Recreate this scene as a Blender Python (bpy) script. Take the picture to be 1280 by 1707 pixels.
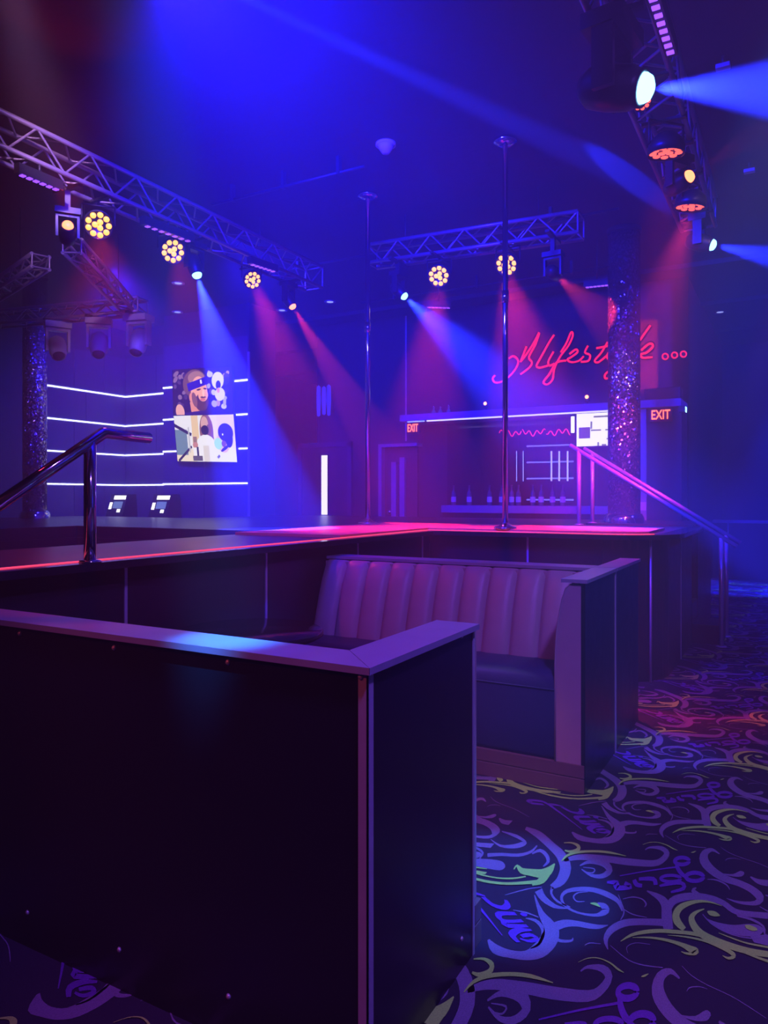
import bpy, bmesh, math, random
from mathutils import Vector, Matrix, Quaternion
random.seed(7)
R = math.radians
for o in list(bpy.data.objects): bpy.data.objects.remove(o)
S = bpy.context.scene
COL = S.collection

# ------------------------------------------------------------------ camera
FOC, CX, HY, CAMZ = 1230.0, 640.0, 828.0, 1.4
TH = math.atan(685.0 / 1230.0)
SN, CS = math.sin(TH), math.cos(TH)
cam_d = bpy.data.cameras.new('camera')
cam = bpy.data.objects.new('camera', cam_d); COL.objects.link(cam)
cam.location = (0, 0, CAMZ); cam.rotation_euler = (R(90), 0, TH)
cam_d.sensor_fit = 'HORIZONTAL'; cam_d.sensor_width = 36.0
cam_d.lens = FOC / 1280 * 36.0
cam_d.shift_y = -(853.5 - HY) / 1280
cam_d.clip_start = 0.05; cam_d.clip_end = 100
S.camera = cam

# ------------------------------------------------------------------ world: black room filled with thin haze
HAZE = 0.040
W = bpy.data.worlds.new('world'); S.world = W; W.use_nodes = True
wn = W.node_tree.nodes; wl = W.node_tree.links
wn['Background'].inputs[0].default_value = (0, 0, 0, 1); wn['Background'].inputs[1].default_value = 0
vs = wn.new('ShaderNodeVolumeScatter'); vs.inputs['Color'].default_value = (1, 1, 1, 1)
vs.inputs['Density'].default_value = HAZE; vs.inputs['Anisotropy'].default_value = 0.25
wl.new(vs.outputs[0], wn['World Output'].inputs['Volume'])
S.view_settings.view_transform = 'Standard'; S.view_settings.look = 'None'
S.view_settings.gamma = 1.0; S.view_settings.use_curve_mapping = False
S.view_settings.exposure = -0.1
S.cycles.use_denoising = True
S.cycles.volume_bounces = 0
S.cycles.max_bounces = 6
S.cycles.sample_clamp_indirect = 4.0

BLUE = (0.010, 0.008, 1.0); SHAFT = (0.010, 0.022, 1.0); VIOLET = (0.22, 0.075, 1.0); RED = (1.0, 0.035, 0.06); AMBER = (1.0, 0.22, 0.04)
PINK = (1.0, 0.03, 0.14); UV = (0.12, 0.02, 1.0); WHITE = (1, 0.9, 1)

# ------------------------------------------------------------------ pixel -> place, at a stated real distance
def at(px, py, D):
    l = (px - CX) / FOC * D
    return Vector((l * CS - D * SN, l * SN + D * CS, CAMZ + (HY - py) / FOC * D))
def onX(px, py, X):
    r = (px - CX) / FOC
    Y = X * (-r * SN - CS) / (SN - r * CS)
    return at(px, py, -X * SN + Y * CS)
def onY(px, py, Y):
    r = (px - CX) / FOC
    X = Y * (r * CS - SN) / (CS + r * SN)
    return at(px, py, -X * SN + Y * CS)
def onZ(px, py, z): return at(px, py, FOC * (CAMZ - z) / (py - HY))

def lamp_spot(name, loc, target, color, power, deg, blend=0.3, size=0.03, parent=None):
    d = bpy.data.lights.new(name, 'SPOT'); d.color = color; d.energy = power
    d.spot_size = R(deg); d.spot_blend = blend; d.shadow_soft_size = size
    o = bpy.data.objects.new(name, d); COL.objects.link(o)
    loc = Vector(loc)
    o.rotation_mode = 'QUATERNION'
    o.rotation_quaternion = (Vector(target) - loc).to_track_quat('-Z', 'Y')
    if parent: o.parent = parent; o.location = loc - parent.location
    else: o.location = loc
    return o
def lamp_area(name, loc, target, color, power, sx, sy):
    d = bpy.data.lights.new(name, 'AREA'); d.color = color; d.energy = power; d.shape = 'RECTANGLE'; d.size = sx; d.size_y = sy
    o = bpy.data.objects.new(name, d); COL.objects.link(o); o.location = loc
    o.rotation_mode = 'QUATERNION'; o.rotation_quaternion = (Vector(target) - Vector(loc)).to_track_quat('-Z', 'Y')
    return o

# ------------------------------------------------------------------ unseen wash lights added near the ceiling to colour haze and surfaces
lamp_spot('blue_wash', at(285, -70, 3.7), (-4.0, 7.5, 2.6), BLUE, 3300, 120, 1.0, 0.15)
lamp_spot('blue_wash', (-2.0, 2.5, 4.25), (-2.8, 8.0, 3.1), BLUE, 2900, 105, 1.0, 0.15)
lamp_spot('blue_wash', (-7.4, 6.4, 4.25), (-9.4, 9.2, 1.6), BLUE, 2200, 110, 1.0, 0.15)
lamp_spot('blue_wash', (-5.6, 6.4, 4.25), (-5.8, 10.6, 2.0), BLUE, 1500, 110, 1.0, 0.15)
lamp_spot('blue_wash', (0.8, 8.0, 4.25), (-0.4, 12.5, 1.0), BLUE, 1200, 130, 1.0, 0.15)
lamp_spot('violet_wash', (0.6, 0.9, 4.25), (-1.0, 3.4, 0.3), VIOLET, 900, 90, 1.0, 0.15)
lamp_spot('violet_wash', (-3.4, 2.2, 4.25), (-7.35, 6.1, 3.2), (0.7, 0.38, 1.0), 800, 20, 0.8, 0.1)
lamp_spot('violet_wash', (0.6, 4.5, 4.25), (-1.7, 8.2, 2.4), (0.8, 0.42, 0.9), 380, 22, 0.8, 0.1)
lamp_spot('blue_wash', (-1.5, 2.2, 4.25), (-2.74, 3.35, 0.85), BLUE, 1200, 13, 0.9, 0.06)
lamp_spot('aisle_fill', (0.7, 3.2, 4.25), (-0.35, 3.1, 0.0), (0.42, 0.55, 0.50), 120, 52, 0.9, 0.1)  # added fill that brings out the green carpet motifs
lamp_spot('pink_wash', (-3.6, 1.0, 4.25), (-2.3, 4.2, 0.8), PINK, 160, 50, 1.0, 0.1)
lamp_spot('red_wash', (-2.9, -2.0, 4.2), (-1.2, 1.45, 0.75), (1.0, 0.10, 0.16), 300, 27, 0.9, 0.1)

# ------------------------------------------------------------------ helpers: materials
MATS = {}
def nt(name):
    m = bpy.data.materials.new(name); m.use_nodes = True
    t = m.node_tree
    return m, t, t.nodes['Principled BSDF']
def mat(name, col, rough=0.5, metal=0.0, var=0.12, scale=12.0, bump=0.0, bscale=120.0, spec=0.5, coat=0.0, rvar=0.0):
    if name in MATS: return MATS[name]
    m, t, b = nt(name)
    tc = t.nodes.new('ShaderNodeTexCoord')
    n = t.nodes.new('ShaderNodeTexNoise'); n.inputs['Scale'].default_value = scale; n.inputs['Detail'].default_value = 4
    t.links.new(tc.outputs['Object'], n.inputs['Vector'])
    mx = t.nodes.new('ShaderNodeMix'); mx.data_type = 'RGBA'
    mx.inputs[6].default_value = (*[c * (1 - var) for c in col], 1); mx.inputs[7].default_value = (*[min(1, c * (1 + var)) for c in col], 1)
    t.links.new(n.outputs['Fac'], mx.inputs[0]); t.links.new(mx.outputs[2], b.inputs['Base Color'])
    b.inputs['Roughness'].default_value = rough; b.inputs['Metallic'].default_value = metal
    b.inputs['Specular IOR Level'].default_value = spec; b.inputs['Coat Weight'].default_value = coat
    b.inputs['Coat Roughness'].default_value = 0.08
    if rvar:
        mr = t.nodes.new('ShaderNodeMapRange'); mr.inputs[3].default_value = max(0.02, rough - rvar); mr.inputs[4].default_value = rough + rvar
        t.links.new(n.outputs['Fac'], mr.inputs[0]); t.links.new(mr.outputs[0], b.inputs['Roughness'])
    if bump:
        n2 = t.nodes.new('ShaderNodeTexNoise'); n2.inputs['Scale'].default_value = bscale; n2.inputs['Detail'].default_value = 3
        t.links.new(tc.outputs['Object'], n2.inputs['Vector'])
        bp = t.nodes.new('ShaderNodeBump'); bp.inputs['Strength'].default_value = bump; bp.inputs['Distance'].default_value = 0.01
        t.links.new(n2.outputs['Fac'], bp.inputs['Height']); t.links.new(bp.outputs[0], b.inputs['Normal'])
    MATS[name] = m; return m
def glow(name, col, strength):
    if name in MATS: return MATS[name]
    m, t, b = nt(name)
    b.inputs['Base Color'].default_value = (*[c * 0.3 for c in col], 1)
    b.inputs['Emission Color'].default_value = (*col, 1); b.inputs['Emission Strength'].default_value = strength
    MATS[name] = m; return m

M_LAM = mat('black_laminate', (0.012, 0.011, 0.014), 0.33, rvar=0.06, bump=0.02)
M_GLOSS = mat('gloss_black', (0.010, 0.008, 0.012), 0.12, rvar=0.04, scale=3)
M_DECK = mat('dark_stage_deck', (0.045, 0.016, 0.022), 0.30, rvar=0.05, scale=2)
M_DANCE = mat('red_tinted_dance_floor', (0.82, 0.26, 0.13), 0.35, rvar=0.08, scale=5)  # tint of the red stage light is put into this colour
M_CAP = mat('grey_cap_metal', (0.42, 0.40, 0.46), 0.34, metal=0.35, bump=0.05, bscale=300)
M_ALU = mat('aluminium', (0.60, 0.57, 0.60), 0.36, metal=0.4, bump=0.03, bscale=200)
M_TRUSS = mat('truss_aluminium', (0.36, 0.30, 0.34), 0.38, metal=0.6)
M_RAIL = mat('brushed_rail', (0.62, 0.55, 0.58), 0.33, metal=0.45)
M_CHROME = mat('chrome', (0.72, 0.70, 0.74), 0.10, metal=1.0, rvar=0.03)
M_VINYL = mat('grey_vinyl', (0.40, 0.30, 0.30), 0.42, bump=0.12, bscale=260)
M_NAVY = mat('navy_vinyl', (0.035, 0.03, 0.10), 0.45, bump=0.15, bscale=260)
M_KICK = mat('brown_kickboard', (0.16, 0.10, 0.10), 0.5, bump=0.08, bscale=90)
M_WALL = mat('dark_wall_paint', (0.035, 0.028, 0.045), 0.6, bump=0.08, bscale=60)
M_PANEL = mat('wall_panel_laminate', (0.07, 0.06, 0.11), 0.42, bump=0.03)
M_CEIL = mat('black_ceiling_paint', (0.03, 0.028, 0.035), 0.9, bump=0.2, bscale=25)
M_FIX = mat('fixture_black', (0.02, 0.02, 0.024), 0.4)
M_FIXG = mat('fixture_grey', (0.42, 0.38, 0.44), 0.45)
M_GLASSB = mat('dark_mirror_glass', (0.05, 0.04, 0.06), 0.06, metal=0.6)
M_SOFFIT = mat('soffit_paint', (0.40, 0.33, 0.40), 0.5)
M_LEDW = glow('led_blue_white', (0.35, 0.38, 1.0), 9.0)
M_LEDR = glow('led_red', (1.0, 0.06, 0.14), 1.5)
M_LEDB = glow('led_blue', (0.10, 0.14, 1.0), 5.0)
M_NEON = glow('neon_red', (1.0, 0.012, 0.03), 2.0)
M_UVD = glow('uv_diode', (0.24, 0.06, 1.0), 2.6)
M_AMB = glow('amber_diode', (1.0, 0.40, 0.05), 3.0)
M_AMBR = glow('red_diode', (1.0, 0.11, 0.07), 2.2)
M_LBLUE = glow('blue_lens', (0.22, 0.60, 1.0), 5.0)
M_LRED = glow('red_lens', (1.0, 0.22, 0.08), 4.5)
M_WHITE = glow('white_panel', (1.0, 0.97, 0.90), 2.2)

# ------------------------------------------------------------------ helpers: mesh building
class MB:
    def __init__(s): s.v = []; s.f = []; s.sm = []
    def add(s, vs, fs, smooth=False):
        k = len(s.v); s.v += [tuple(v) for v in vs]; s.f += [[i + k for i in f] for f in fs]; s.sm += [smooth] * len(fs)
        return s
    def box(s, x0, x1, y0, y1, z0, z1, m=None):
        vs = [Vector((x, y, z)) for z in (z0, z1) for y in (y0, y1) for x in (x0, x1)]
        if m: vs = [m @ v for v in vs]
        return s.add(vs, [[0, 2, 3, 1], [4, 5, 7, 6], [0, 1, 5, 4], [2, 6, 7, 3], [0, 4, 6, 2], [1, 3, 7, 5]])
    def bbox(s, x0, x1, y0, y1, z0, z1, b):
        "box with chamfered edges"
        vs = []; fs = []
        def ring(z, i):
            return [(x0 + i, y0 + b, z), (x0 + b, y0 + i, z), (x1 - b, y0 + i, z), (x1 - i, y0 + b, z), (x1 - i, y1 - b, z), (x1 - b, y1 - i, z), (x0 + b, y1 - i, z), (x0 + i, y1 - b, z)]
        def small(z): return [(x0 + b, y0 + b, z), (x0 + b, y0 + b, z), (x1 - b, y0 + b, z), (x1 - b, y0 + b, z), (x1 - b, y1 - b, z), (x1 - b, y1 - b, z), (x0 + b, y1 - b, z), (x0 + b, y1 - b, z)]
        bm = bmesh.new(); bmesh.ops.create_cube(bm, size=1)
        for v in bm.verts: v.co = Vector(((x0 + x1) / 2 + v.co.x * (x1 - x0), (y0 + y1) / 2 + v.co.y * (y1 - y0), (z0 + z1) / 2 + v.co.z * (z1 - z0)))
        bmesh.ops.bevel(bm, geom=bm.edges[:], offset=b, segments=2, affect='EDGES', profile=0.6)
        bm.verts.index_update()
        s.add([v.co.copy() for v in bm.verts], [[v.index for v in f.verts] for f in bm.faces]); bm.free(); return s
    def tube(s, p0, p1, r, n=10, r2=None, cap=True):
        p0, p1 = Vector(p0), Vector(p1); r2 = r if r2 is None else r2
        q = (p1 - p0).to_track_quat('Z', 'Y')
        vs = []
        for p, rr in ((p0, r), (p1, r2)):
            for i in range(n):
                a = 2 * math.pi * i / n
                vs.append(p + q @ Vector((math.cos(a) * rr, math.sin(a) * rr, 0)))
        s.add(vs, [[i, (i + 1) % n, n + (i + 1) % n, n + i] for i in range(n)], True)
        if cap:
            k = len(s.v) - 2 * n
            s.f += [[k + i for i in range(n)][::-1], [k + n + i for i in range(n)]]; s.sm += [False, False]
        return s
    def path(s, pts, r, n=8, closed=False):
        pts = [Vector(p) for p in pts]; m = len(pts); rings = []
        up = None
        for i, p in enumerate(pts):
            a = pts[i - 1] if (i or closed) else p
            b = pts[(i + 1) % m] if (i < m - 1 or closed) else p
            d = (b - a).normalized()
            if up is None:
                up = d.orthogonal().normalized()
            else:
                up = (up - d * up.dot(d)).normalized()
            w = d.cross(up)
            rr = r[i] if isinstance(r, (list, tuple)) else r
            rings.append([p + (up * math.cos(2 * math.pi * j / n) + w * math.sin(2 * math.pi * j / n)) * rr for j in range(n)])
        vs = [v for g in rings for v in g]; fs = []
        for i in range(m if closed else m - 1):
            for j in range(n):
                i2 = (i + 1) % m
                fs.append([i * n + j, i * n + (j + 1) % n, i2 * n + (j + 1) % n, i2 * n + j])
        s.add(vs, fs, True)
        if not closed:
            k = len(s.v) - m * n
            s.f += [[k + j for j in range(n)][::-1], [k + (m - 1) * n + j for j in range(n)]]; s.sm += [False, False]
        return s
    def lathe(s, prof, n=24, m=None):
        "prof = [(r, z)...] around local Z"
        vs = []
        for r, z in prof:
            for i in range(n):
                a = 2 * math.pi * i / n
                v = Vector((r * math.cos(a), r * math.sin(a), z)); vs.append(m @ v if m else v)
        fs = []
        for k in range(len(prof) - 1):
            for i in range(n):
                fs.append([k * n + i, k * n + (i + 1) % n, (k + 1) * n + (i + 1) % n, (k + 1) * n + i])
        s.add(vs, fs, True); return s
    def prism(s, poly, z0, z1):
        n = len(poly)
        vs = [Vector((x, y, z0)) for x, y in poly] + [Vector((x, y, z1)) for x, y in poly]
        s.add(vs, [list(range(n))[::-1], list(range(n, 2 * n))] + [[i, (i + 1) % n, n + (i + 1) % n, n + i] for i in range(n)])
        return s
    def build(s, name, m, parent=None, smooth=None):
        me = bpy.data.meshes.new(name); me.from_pydata(s.v, [], s.f)
        me.polygons.foreach_set('use_smooth', [bool(x) if smooth is None else smooth for x in s.sm])
        me.materials.append(m); me.update()
        o = bpy.data.objects.new(name, me); COL.objects.link(o)
        if parent: o.parent = parent; o.location = (0, 0, 0)
        return o
def rel(mb, parent):
    "shift world-space vertices into the frame of an unrotated parent"
    p = parent.location; mb.v = [(v[0] - p.x, v[1] - p.y, v[2] - p.z) for v in mb.v]; return mb
def part(name, mb, m, parent, label=None):
    o = rel(mb, parent).build(name, m, parent)
    if label: o['label'] = label
    return o
def sub(name, mb, m, prt, root, label=None):
    o = rel(mb, root).build(name, m, prt)
    if label: o['label'] = label
    return o
def tag(o, label, cat, group=None, kind=None):
    o['label'] = label; o['category'] = cat
    if group: o['group'] = group
    if kind: o['kind'] = kind
    return o
def thing(name, label, cat, loc, group=None):
    o = bpy.data.objects.new(name, None); COL.objects.link(o); o.location = loc; o.empty_display_size = 0.1
    return tag(o, label, cat, group)
def struct(name, mb, m, label=None):
    o = mb.build(name, m); o['kind'] = 'structure'
    if label: o['label'] = label
    return o
def shared(name, me, parent, loc=None, rot=None):
    o = bpy.data.objects.new(name, me); COL.objects.link(o); o.parent = parent
    if loc is not None: o.location = loc
    if rot is not None: o.rotation_mode = 'QUATERNION'; o.rotation_quaternion = rot
    return o

# ================================================================== ROOM SHELL
CEILZ = 4.35
floor = struct('floor', MB().box(-11, 5, -4, 16.2, -0.1, 0.0), mat('carpet_ground', (0.020, 0.012, 0.030), 0.95, var=0.35, scale=150, bump=0.5, bscale=500), 'dark carpet floor')
ceiling = struct('ceiling', MB().box(-11, 5, -4, 16.2, CEILZ, CEILZ + 0.1), M_CEIL, 'black painted ceiling')
for k in range(3):
    y = 10.0 + k * 2.1
    part('joist', MB().box(-10.6, 4.8, y, y + 0.05, CEILZ - 0.06, CEILZ), M_CEIL, ceiling)
XL, YA, YB, XB0, XB1, YW = -10.42, 9.24, 8.80, -9.02, -7.24, 10.62
def panel_wall(wall, fixed, axis, a0, a1, offs, z0=0.0):
    rows = [(0.02, 1.58), (1.63, 2.11), (2.16, 2.63), (2.68, 3.15), (3.20, 3.85)]
    for i, (r0, r1) in enumerate(rows):
        cuts = [a0] + [a0 + (a1 - a0) * f for f in offs[i % 2]] + [a1]
        for c0, c1 in zip(cuts, cuts[1:]):
            c0 += 0.004; c1 -= 0.004
            b = MB()
            if axis == 'Y': b.bbox(fixed, fixed + 0.02, c0, c1, r0, r1, 0.004)
            else: b.bbox(c0, c1, fixed - 0.02, fixed, r0, r1, 0.004)
            part('panel', b, M_PANEL, wall)
    for z in (1.605, 2.135, 2.655, 3.175):
        b = MB()
        if axis == 'Y': b.box(fixed + 0.004, fixed + 0.03, a0, a1, z - 0.011, z + 0.011)
        else: b.box(a0, a1, fixed - 0.03, fixed - 0.004, z - 0.011, z + 0.011)
        part('led_strip', b, M_LEDW, wall, 'blue-white LED line between wall panels')
wall_left = struct('wall_left', MB().box(XL - 0.2, XL, -4, YA + 0.2, 0, CEILZ), M_WALL, 'dark left wall')
panel_wall(wall_left, XL, 'Y', 7.55, YA, ([0.36, 0.72], [0.5]))
wall_alcove = struct('wall_alcove', MB().box(XL, XB0, YA, YA + 0.2, 0, CEILZ), M_WALL, 'panelled alcove wall')
panel_wall(wall_alcove, YA, 'X', XL + 0.03, XB0, ([0.55], [0.75]))
wall_display = struct('wall_display', MB().box(XB0, XB1, YB, YA + 0.2, 0, CEILZ), M_WALL, 'panelled display wall carrying the screens')
panel_wall(wall_display, YB, 'X', XB0, XB1 - 0.01, ([0.5], [0.5]))
part('corner_trim', MB().box(XB1 - 0.012, XB1 + 0.012, YB - 0.03, YB, 0, 3.6), M_ALU, wall_display)
wall_back = struct('wall_back', MB().box(XB1, -1.25, YW, YW + 0.2, 0, CEILZ), M_WALL, 'dark back wall')
for px in (677,):
    p = onY(px, 600, YW)
    part('wall_trim', MB().box(p.x - 0.012, p.x + 0.012, YW - 0.012, YW, 2.3, CEILZ - 0.02), M_ALU, wall_back)
wall_return = struct('wall_return', MB().box(-1.45, -1.25, YW, 15.8, 0, CEILZ), M_WALL)
wall_far = struct('wall_far', MB().box(-1.45, 5, 15.8, 16.0, 0, CEILZ), M_WALL)
wall_right = struct('wall_right', MB().box(4.8, 5, -4, 15.8, 0, CEILZ), M_WALL)
wall_front = struct('wall_front', MB().box(-11, 5, -4.2, -4, 0, CEILZ), M_WALL)
# half wall far right
HW = struct('wall_half', MB().box(-1.24, 4.8, 13.9, 14.02, 0, 0.95), M_LAM, 'low black dividing wall')
part('cap', MB().bbox(-1.245, 4.79, 13.85, 14.06, 0.95, 1.0, 0.008), M_CAP, HW)
for x in (-1.0, -0.22, 0.7, 1.6): part('trim_strip', MB().box(x - 0.01, x + 0.01, 13.888, 13.9, 0.0, 0.95), M_ALU, HW)

# ------------------------------------------------------------------ doors
p = onY(543, 808, YW)
door1 = struct('door_1', MB().box(p.x - 0.47, p.x + 0.47, YW - 0.03, YW - 0.003, 0.0, 2.25), mat('door_paint', (0.05, 0.04, 0.07), 0.45), 'dark door with a tall lit slot window')
part('door_frame', MB().box(p.x - 0.55, p.x - 0.47, YW - 0.06, YW, 0, 2.33).box(p.x + 0.47, p.x + 0.55, YW - 0.06, YW, 0, 2.33).box(p.x - 0.55, p.x + 0.55, YW - 0.06, YW, 2.25, 2.33), M_PANEL, door1)
za, zb = onY(543, 858, YW).z, onY(543, 758, YW).z
part('window_pane', MB().box(p.x - 0.065, p.x + 0.065, YW - 0.04, YW - 0.03, za, zb), glow('daylit_pane', (1.0, 0.98, 0.86), 1.6), door1, 'narrow bright window')
part('window_bead', MB().box(p.x - 0.085, p.x - 0.065, YW - 0.048, YW - 0.03, za - 0.02, zb - 0.012).box(p.x + 0.065, p.x + 0.085, YW - 0.048, YW - 0.03, za - 0.02, zb - 0.012).box(p.x - 0.085, p.x + 0.085, YW - 0.048, YW - 0.03, zb, zb - 0.012), M_LAM, door1)
YD = 10.4
pl, pr = onY(633, 800, YD), onY(690, 800, YD)
zt = onY(650, 745, YD).z
door2 = struct('door_2', MB().box(pl.x, pr.x, YD + 0.12, YD + 0.15, 0, zt), mat('door2_paint', (0.06, 0.04, 0.06), 0.5), 'framed double doorway')
part('door_frame', MB().box(pl.x - 0.03, pl.x + 0.03, YD, YD + 0.2, 0, zt).box(pl.x - 0.03, pr.x + 0.05, YD, YD + 0.2, zt, zt + 0.05), mat('door_steel', (0.38, 0.36, 0.40), 0.35, metal=0.3), door2)
for px in (653, 667):
    q = onY(px, 800, YD)
    part('door_stile', MB().box(q.x - 0.045, q.x + 0.045, YD + 0.06, YD + 0.12, 0, onY(px, 762 if px > 660 else 770, YD).z), mat('door_stile_paint', (0.34, 0.32, 0.36), 0.45), door2)
q = onY(645, 854, YD)
part('door_handle', MB().lathe([(0.0, 0), (0.045, 0), (0.05, 0.02), (0.03, 0.05), (0.0, 0.055)], 14, Matrix.Translation((q.x, YD + 0.11, q.z)) @ Matrix.Rotation(R(90), 4, 'X')), M_CHROME, door2)

# ================================================================== CARPET MOTIFS (traced on the floor plane, repeated)
PX, PY = Vector((0.98, -0.02)), Vector((0.034, 0.875))
CROPS = {'A': (940, 1380, 3.765), 'B': (770, 1320, 3.765), 'C': (600, 1540, 3.765), 'D': (0, 1500, 2.909)}
PUR = [
 ('A', [(275,765,6),(262,700,30),(300,640,44),(380,600,46),(480,592,42),(600,595,44),(670,600,50)]),
 ('A', [(655,640,60),(645,560,66),(640,490,60),(600,440,40),(520,398,8)]),
 ('A', [(650,520,40),(680,465,50),(740,440,50),(820,432,44),(920,445,40),(1000,475,34),(1060,520,34),(1130,540,34),(1280,555,40)]),
 ('A', [(850,430,30),(810,395,24),(830,378,6)]),
 ('A', [(900,575,4),(960,610,30),(1060,640,56),(1150,645,80),(1220,645,66),(1255,640,10)]),
 ('A', [(870,545,6),(920,600,8),(1000,650,8),(1100,685,8),(1200,695,8),(1270,670,6)]),
 ('A', [(975,165,6),(930,140,20),(885,160,44),(880,210,56),(930,270,50),(1010,320,44),(1100,350,40),(1180,390,44),(1230,440,50),(1200,475,30),(1100,470,16),(1020,445,4)]),
 ('A', [(990,290,4),(1060,300,16),(1110,290,36),(1130,285,10)]),
 ('A', [(1170,310,8),(1220,340,30),(1280,350,40)]),
 ('A', [(130,740,4),(160,725,7),(230,730,4)]),
 ('A', [(290,740,4),(400,830,6),(500,865,8),(620,880,6)]),
 ('A', [(400,790,3),(395,750,5),(450,725,5),(540,735,3)]),
 ('A', [(355,580,5),(375,540,8),(370,500,7),(340,420,3)]),
 ('A', [(370,510,4),(430,545,7),(520,565,4)]),
 ('A', [(370,450,4),(430,437,7),(490,450,8),(515,480,10),(505,500,4)]),
 ('A', [(510,140,6),(540,125,12),(610,130,26),(645,160,34),(620,200,36),(560,225,40),(400,215,44),(250,195,40),(100,185,36),(0,205,20)]),
 ('A', [(100,240,8),(160,215,24),(250,225,44),(285,270,40),(240,305,30),(170,300,18),(110,262,6)]),
 ('A', [(120,250,4),(190,260,8),(180,285,8),(140,280,4)]),
 ('A', [(900,325,4),(960,330,10),(1020,360,8),(1040,390,4)]),
 ('A', [(770,1030,3),(790,1005,8),(850,1000,6),(900,1015,3)]),
 ('A', [(740,870,3),(800,930,5),(900,990,5),(1050,1060,5),(1180,1140,5),(1270,1200,3)]),
 ('B', [(1005,750,8),(980,690,26),(920,650,34),(830,618,30),(740,612,28),(660,625,24),(625,660,18),(640,710,16),(700,750,14),(770,770,14),(850,775,22),(900,750,46),(890,720,40),(850,700,10)]),
 ('B', [(770,690,4),(720,690,8),(700,660,10),(730,635,8),(790,630,4)]),
 ('B', [(480,620,50),(510,670,40),(580,720,26),(660,735,6)]),
 ('B', [(570,600,20),(560,640,14),(600,690,14),(680,725,5)]),
 ('B', [(455,650,6),(475,710,20),(500,770,40),(540,830,70),(560,880,100),(540,940,110),(480,1000,100),(400,1030,60),(300,1020,50),(210,990,60),(165,930,14)]),
 ('B', [(560,860,60),(640,830,50),(720,830,36),(800,845,34),(860,850,26),(915,840,6)]),
 ('B', [(580,890,24),(600,930,20),(650,940,18),(690,935,14),(695,918,5)]),
 ('B', [(400,795,6),(460,810,20),(500,850,22),(508,900,22),(480,960,16),(430,985,8)]),
 ('B', [(480,790,6),(400,760,10),(320,745,4)]),
 ('B', [(560,600,30),(620,560,60),(650,480,70),(620,400,60),(560,340,50),(480,270,46),(400,230,20)]),
 ('B', [(440,390,10),(490,370,20),(530,400,24),(540,440,20),(510,470,8)]),
 ('B', [(30,340,10),(90,355,14),(130,385,14),(110,420,6)]),
 ('B', [(30,440,30),(140,450,56),(240,465,60),(270,465,16)]),
 ('B', [(180,300,4),(240,340,14),(320,345,26),(380,330,30),(395,315,16),(340,280,20),(250,250,6)]),
 ('B', [(160,400,24),(250,395,20),(350,400,20),(430,380,16),(470,340,8)]),
 ('B', [(270,650,3),(340,630,7),(420,610,7),(500,600,5)]),
]
GRN = [
 ('A', [(755,642,30),(715,600,46),(702,555,44),(725,510,40),(780,480,30),(850,466,18),(920,472,10),(990,495,3)]),
 ('A', [(880,515,6),(830,535,20),(800,570,36),(815,620,44),(860,670,46),(940,710,44),(1050,750,42),(1160,780,40),(1280,800,38),(1400,812,20)]),
 ('A', [(900,530,8),(920,540,30),(950,548,30),(978,558,6)]),
 ('A', [(355,718,4),(420,680,18),(500,660,24),(600,652,24),(700,658,24),(800,668,24),(865,682,24)]),
 ('A', [(430,695,3),(540,695,12),(650,712,18),(740,740,26),(790,765,40),(825,780,44),(815,795,24),(770,795,14),(735,783,4)]),
 ('A', [(650,680,3),(760,690,10),(880,715,14),(980,755,18),(1050,790,26),(1065,815,24),(1030,825,16),(995,808,4)]),
 ('A', [(970,665,4),(1060,700,8),(1150,730,10),(1280,755,12),(1380,770,4)]),
 ('A', [(485,940,4),(505,935,14),(530,922,4)]),
 ('A', [(90,850,3),(150,825,5),(220,825,6),(290,855,9),(340,895,12),(375,915,3)]),
 ('B', [(325,492,6),(345,468,14),(375,500,36),(430,510,44),(500,518,56),(545,500,50),(582,455,6)]),
 ('B', [(540,510,40),(500,560,44),(440,590,10)]),
 ('B', [(470,570,24),(340,580,18),(250,580,16),(140,565,16),(30,535,14),(-60,500,8)]),
 ('B', [(400,536,8),(320,548,11),(220,545,9),(100,520,8),(30,490,4)]),
 ('B', [(640,325,5),(690,325,10),(730,345,20),(725,370,24),(680,380,16),(645,372,8)]),
 ('B', [(625,440,5),(660,405,14),(720,385,16),(820,378,14),(920,385,14),(1030,408,3)]),
 ('B', [(805,705,4),(840,710,18),(868,728,3)]),
 ('B', [(35,390,14),(60,395,26),(88,400,10)]),
]
DSHIFT = onZ(853, 1535, 0) - onZ(911, 1558, 0)
def ring(c, x, y, rx, ry, w):
    return (c, [(x + rx * math.cos(2 * math.pi * k / 12), y + ry * math.sin(2 * math.pi * k / 12), w) for k in range(13)])
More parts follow.
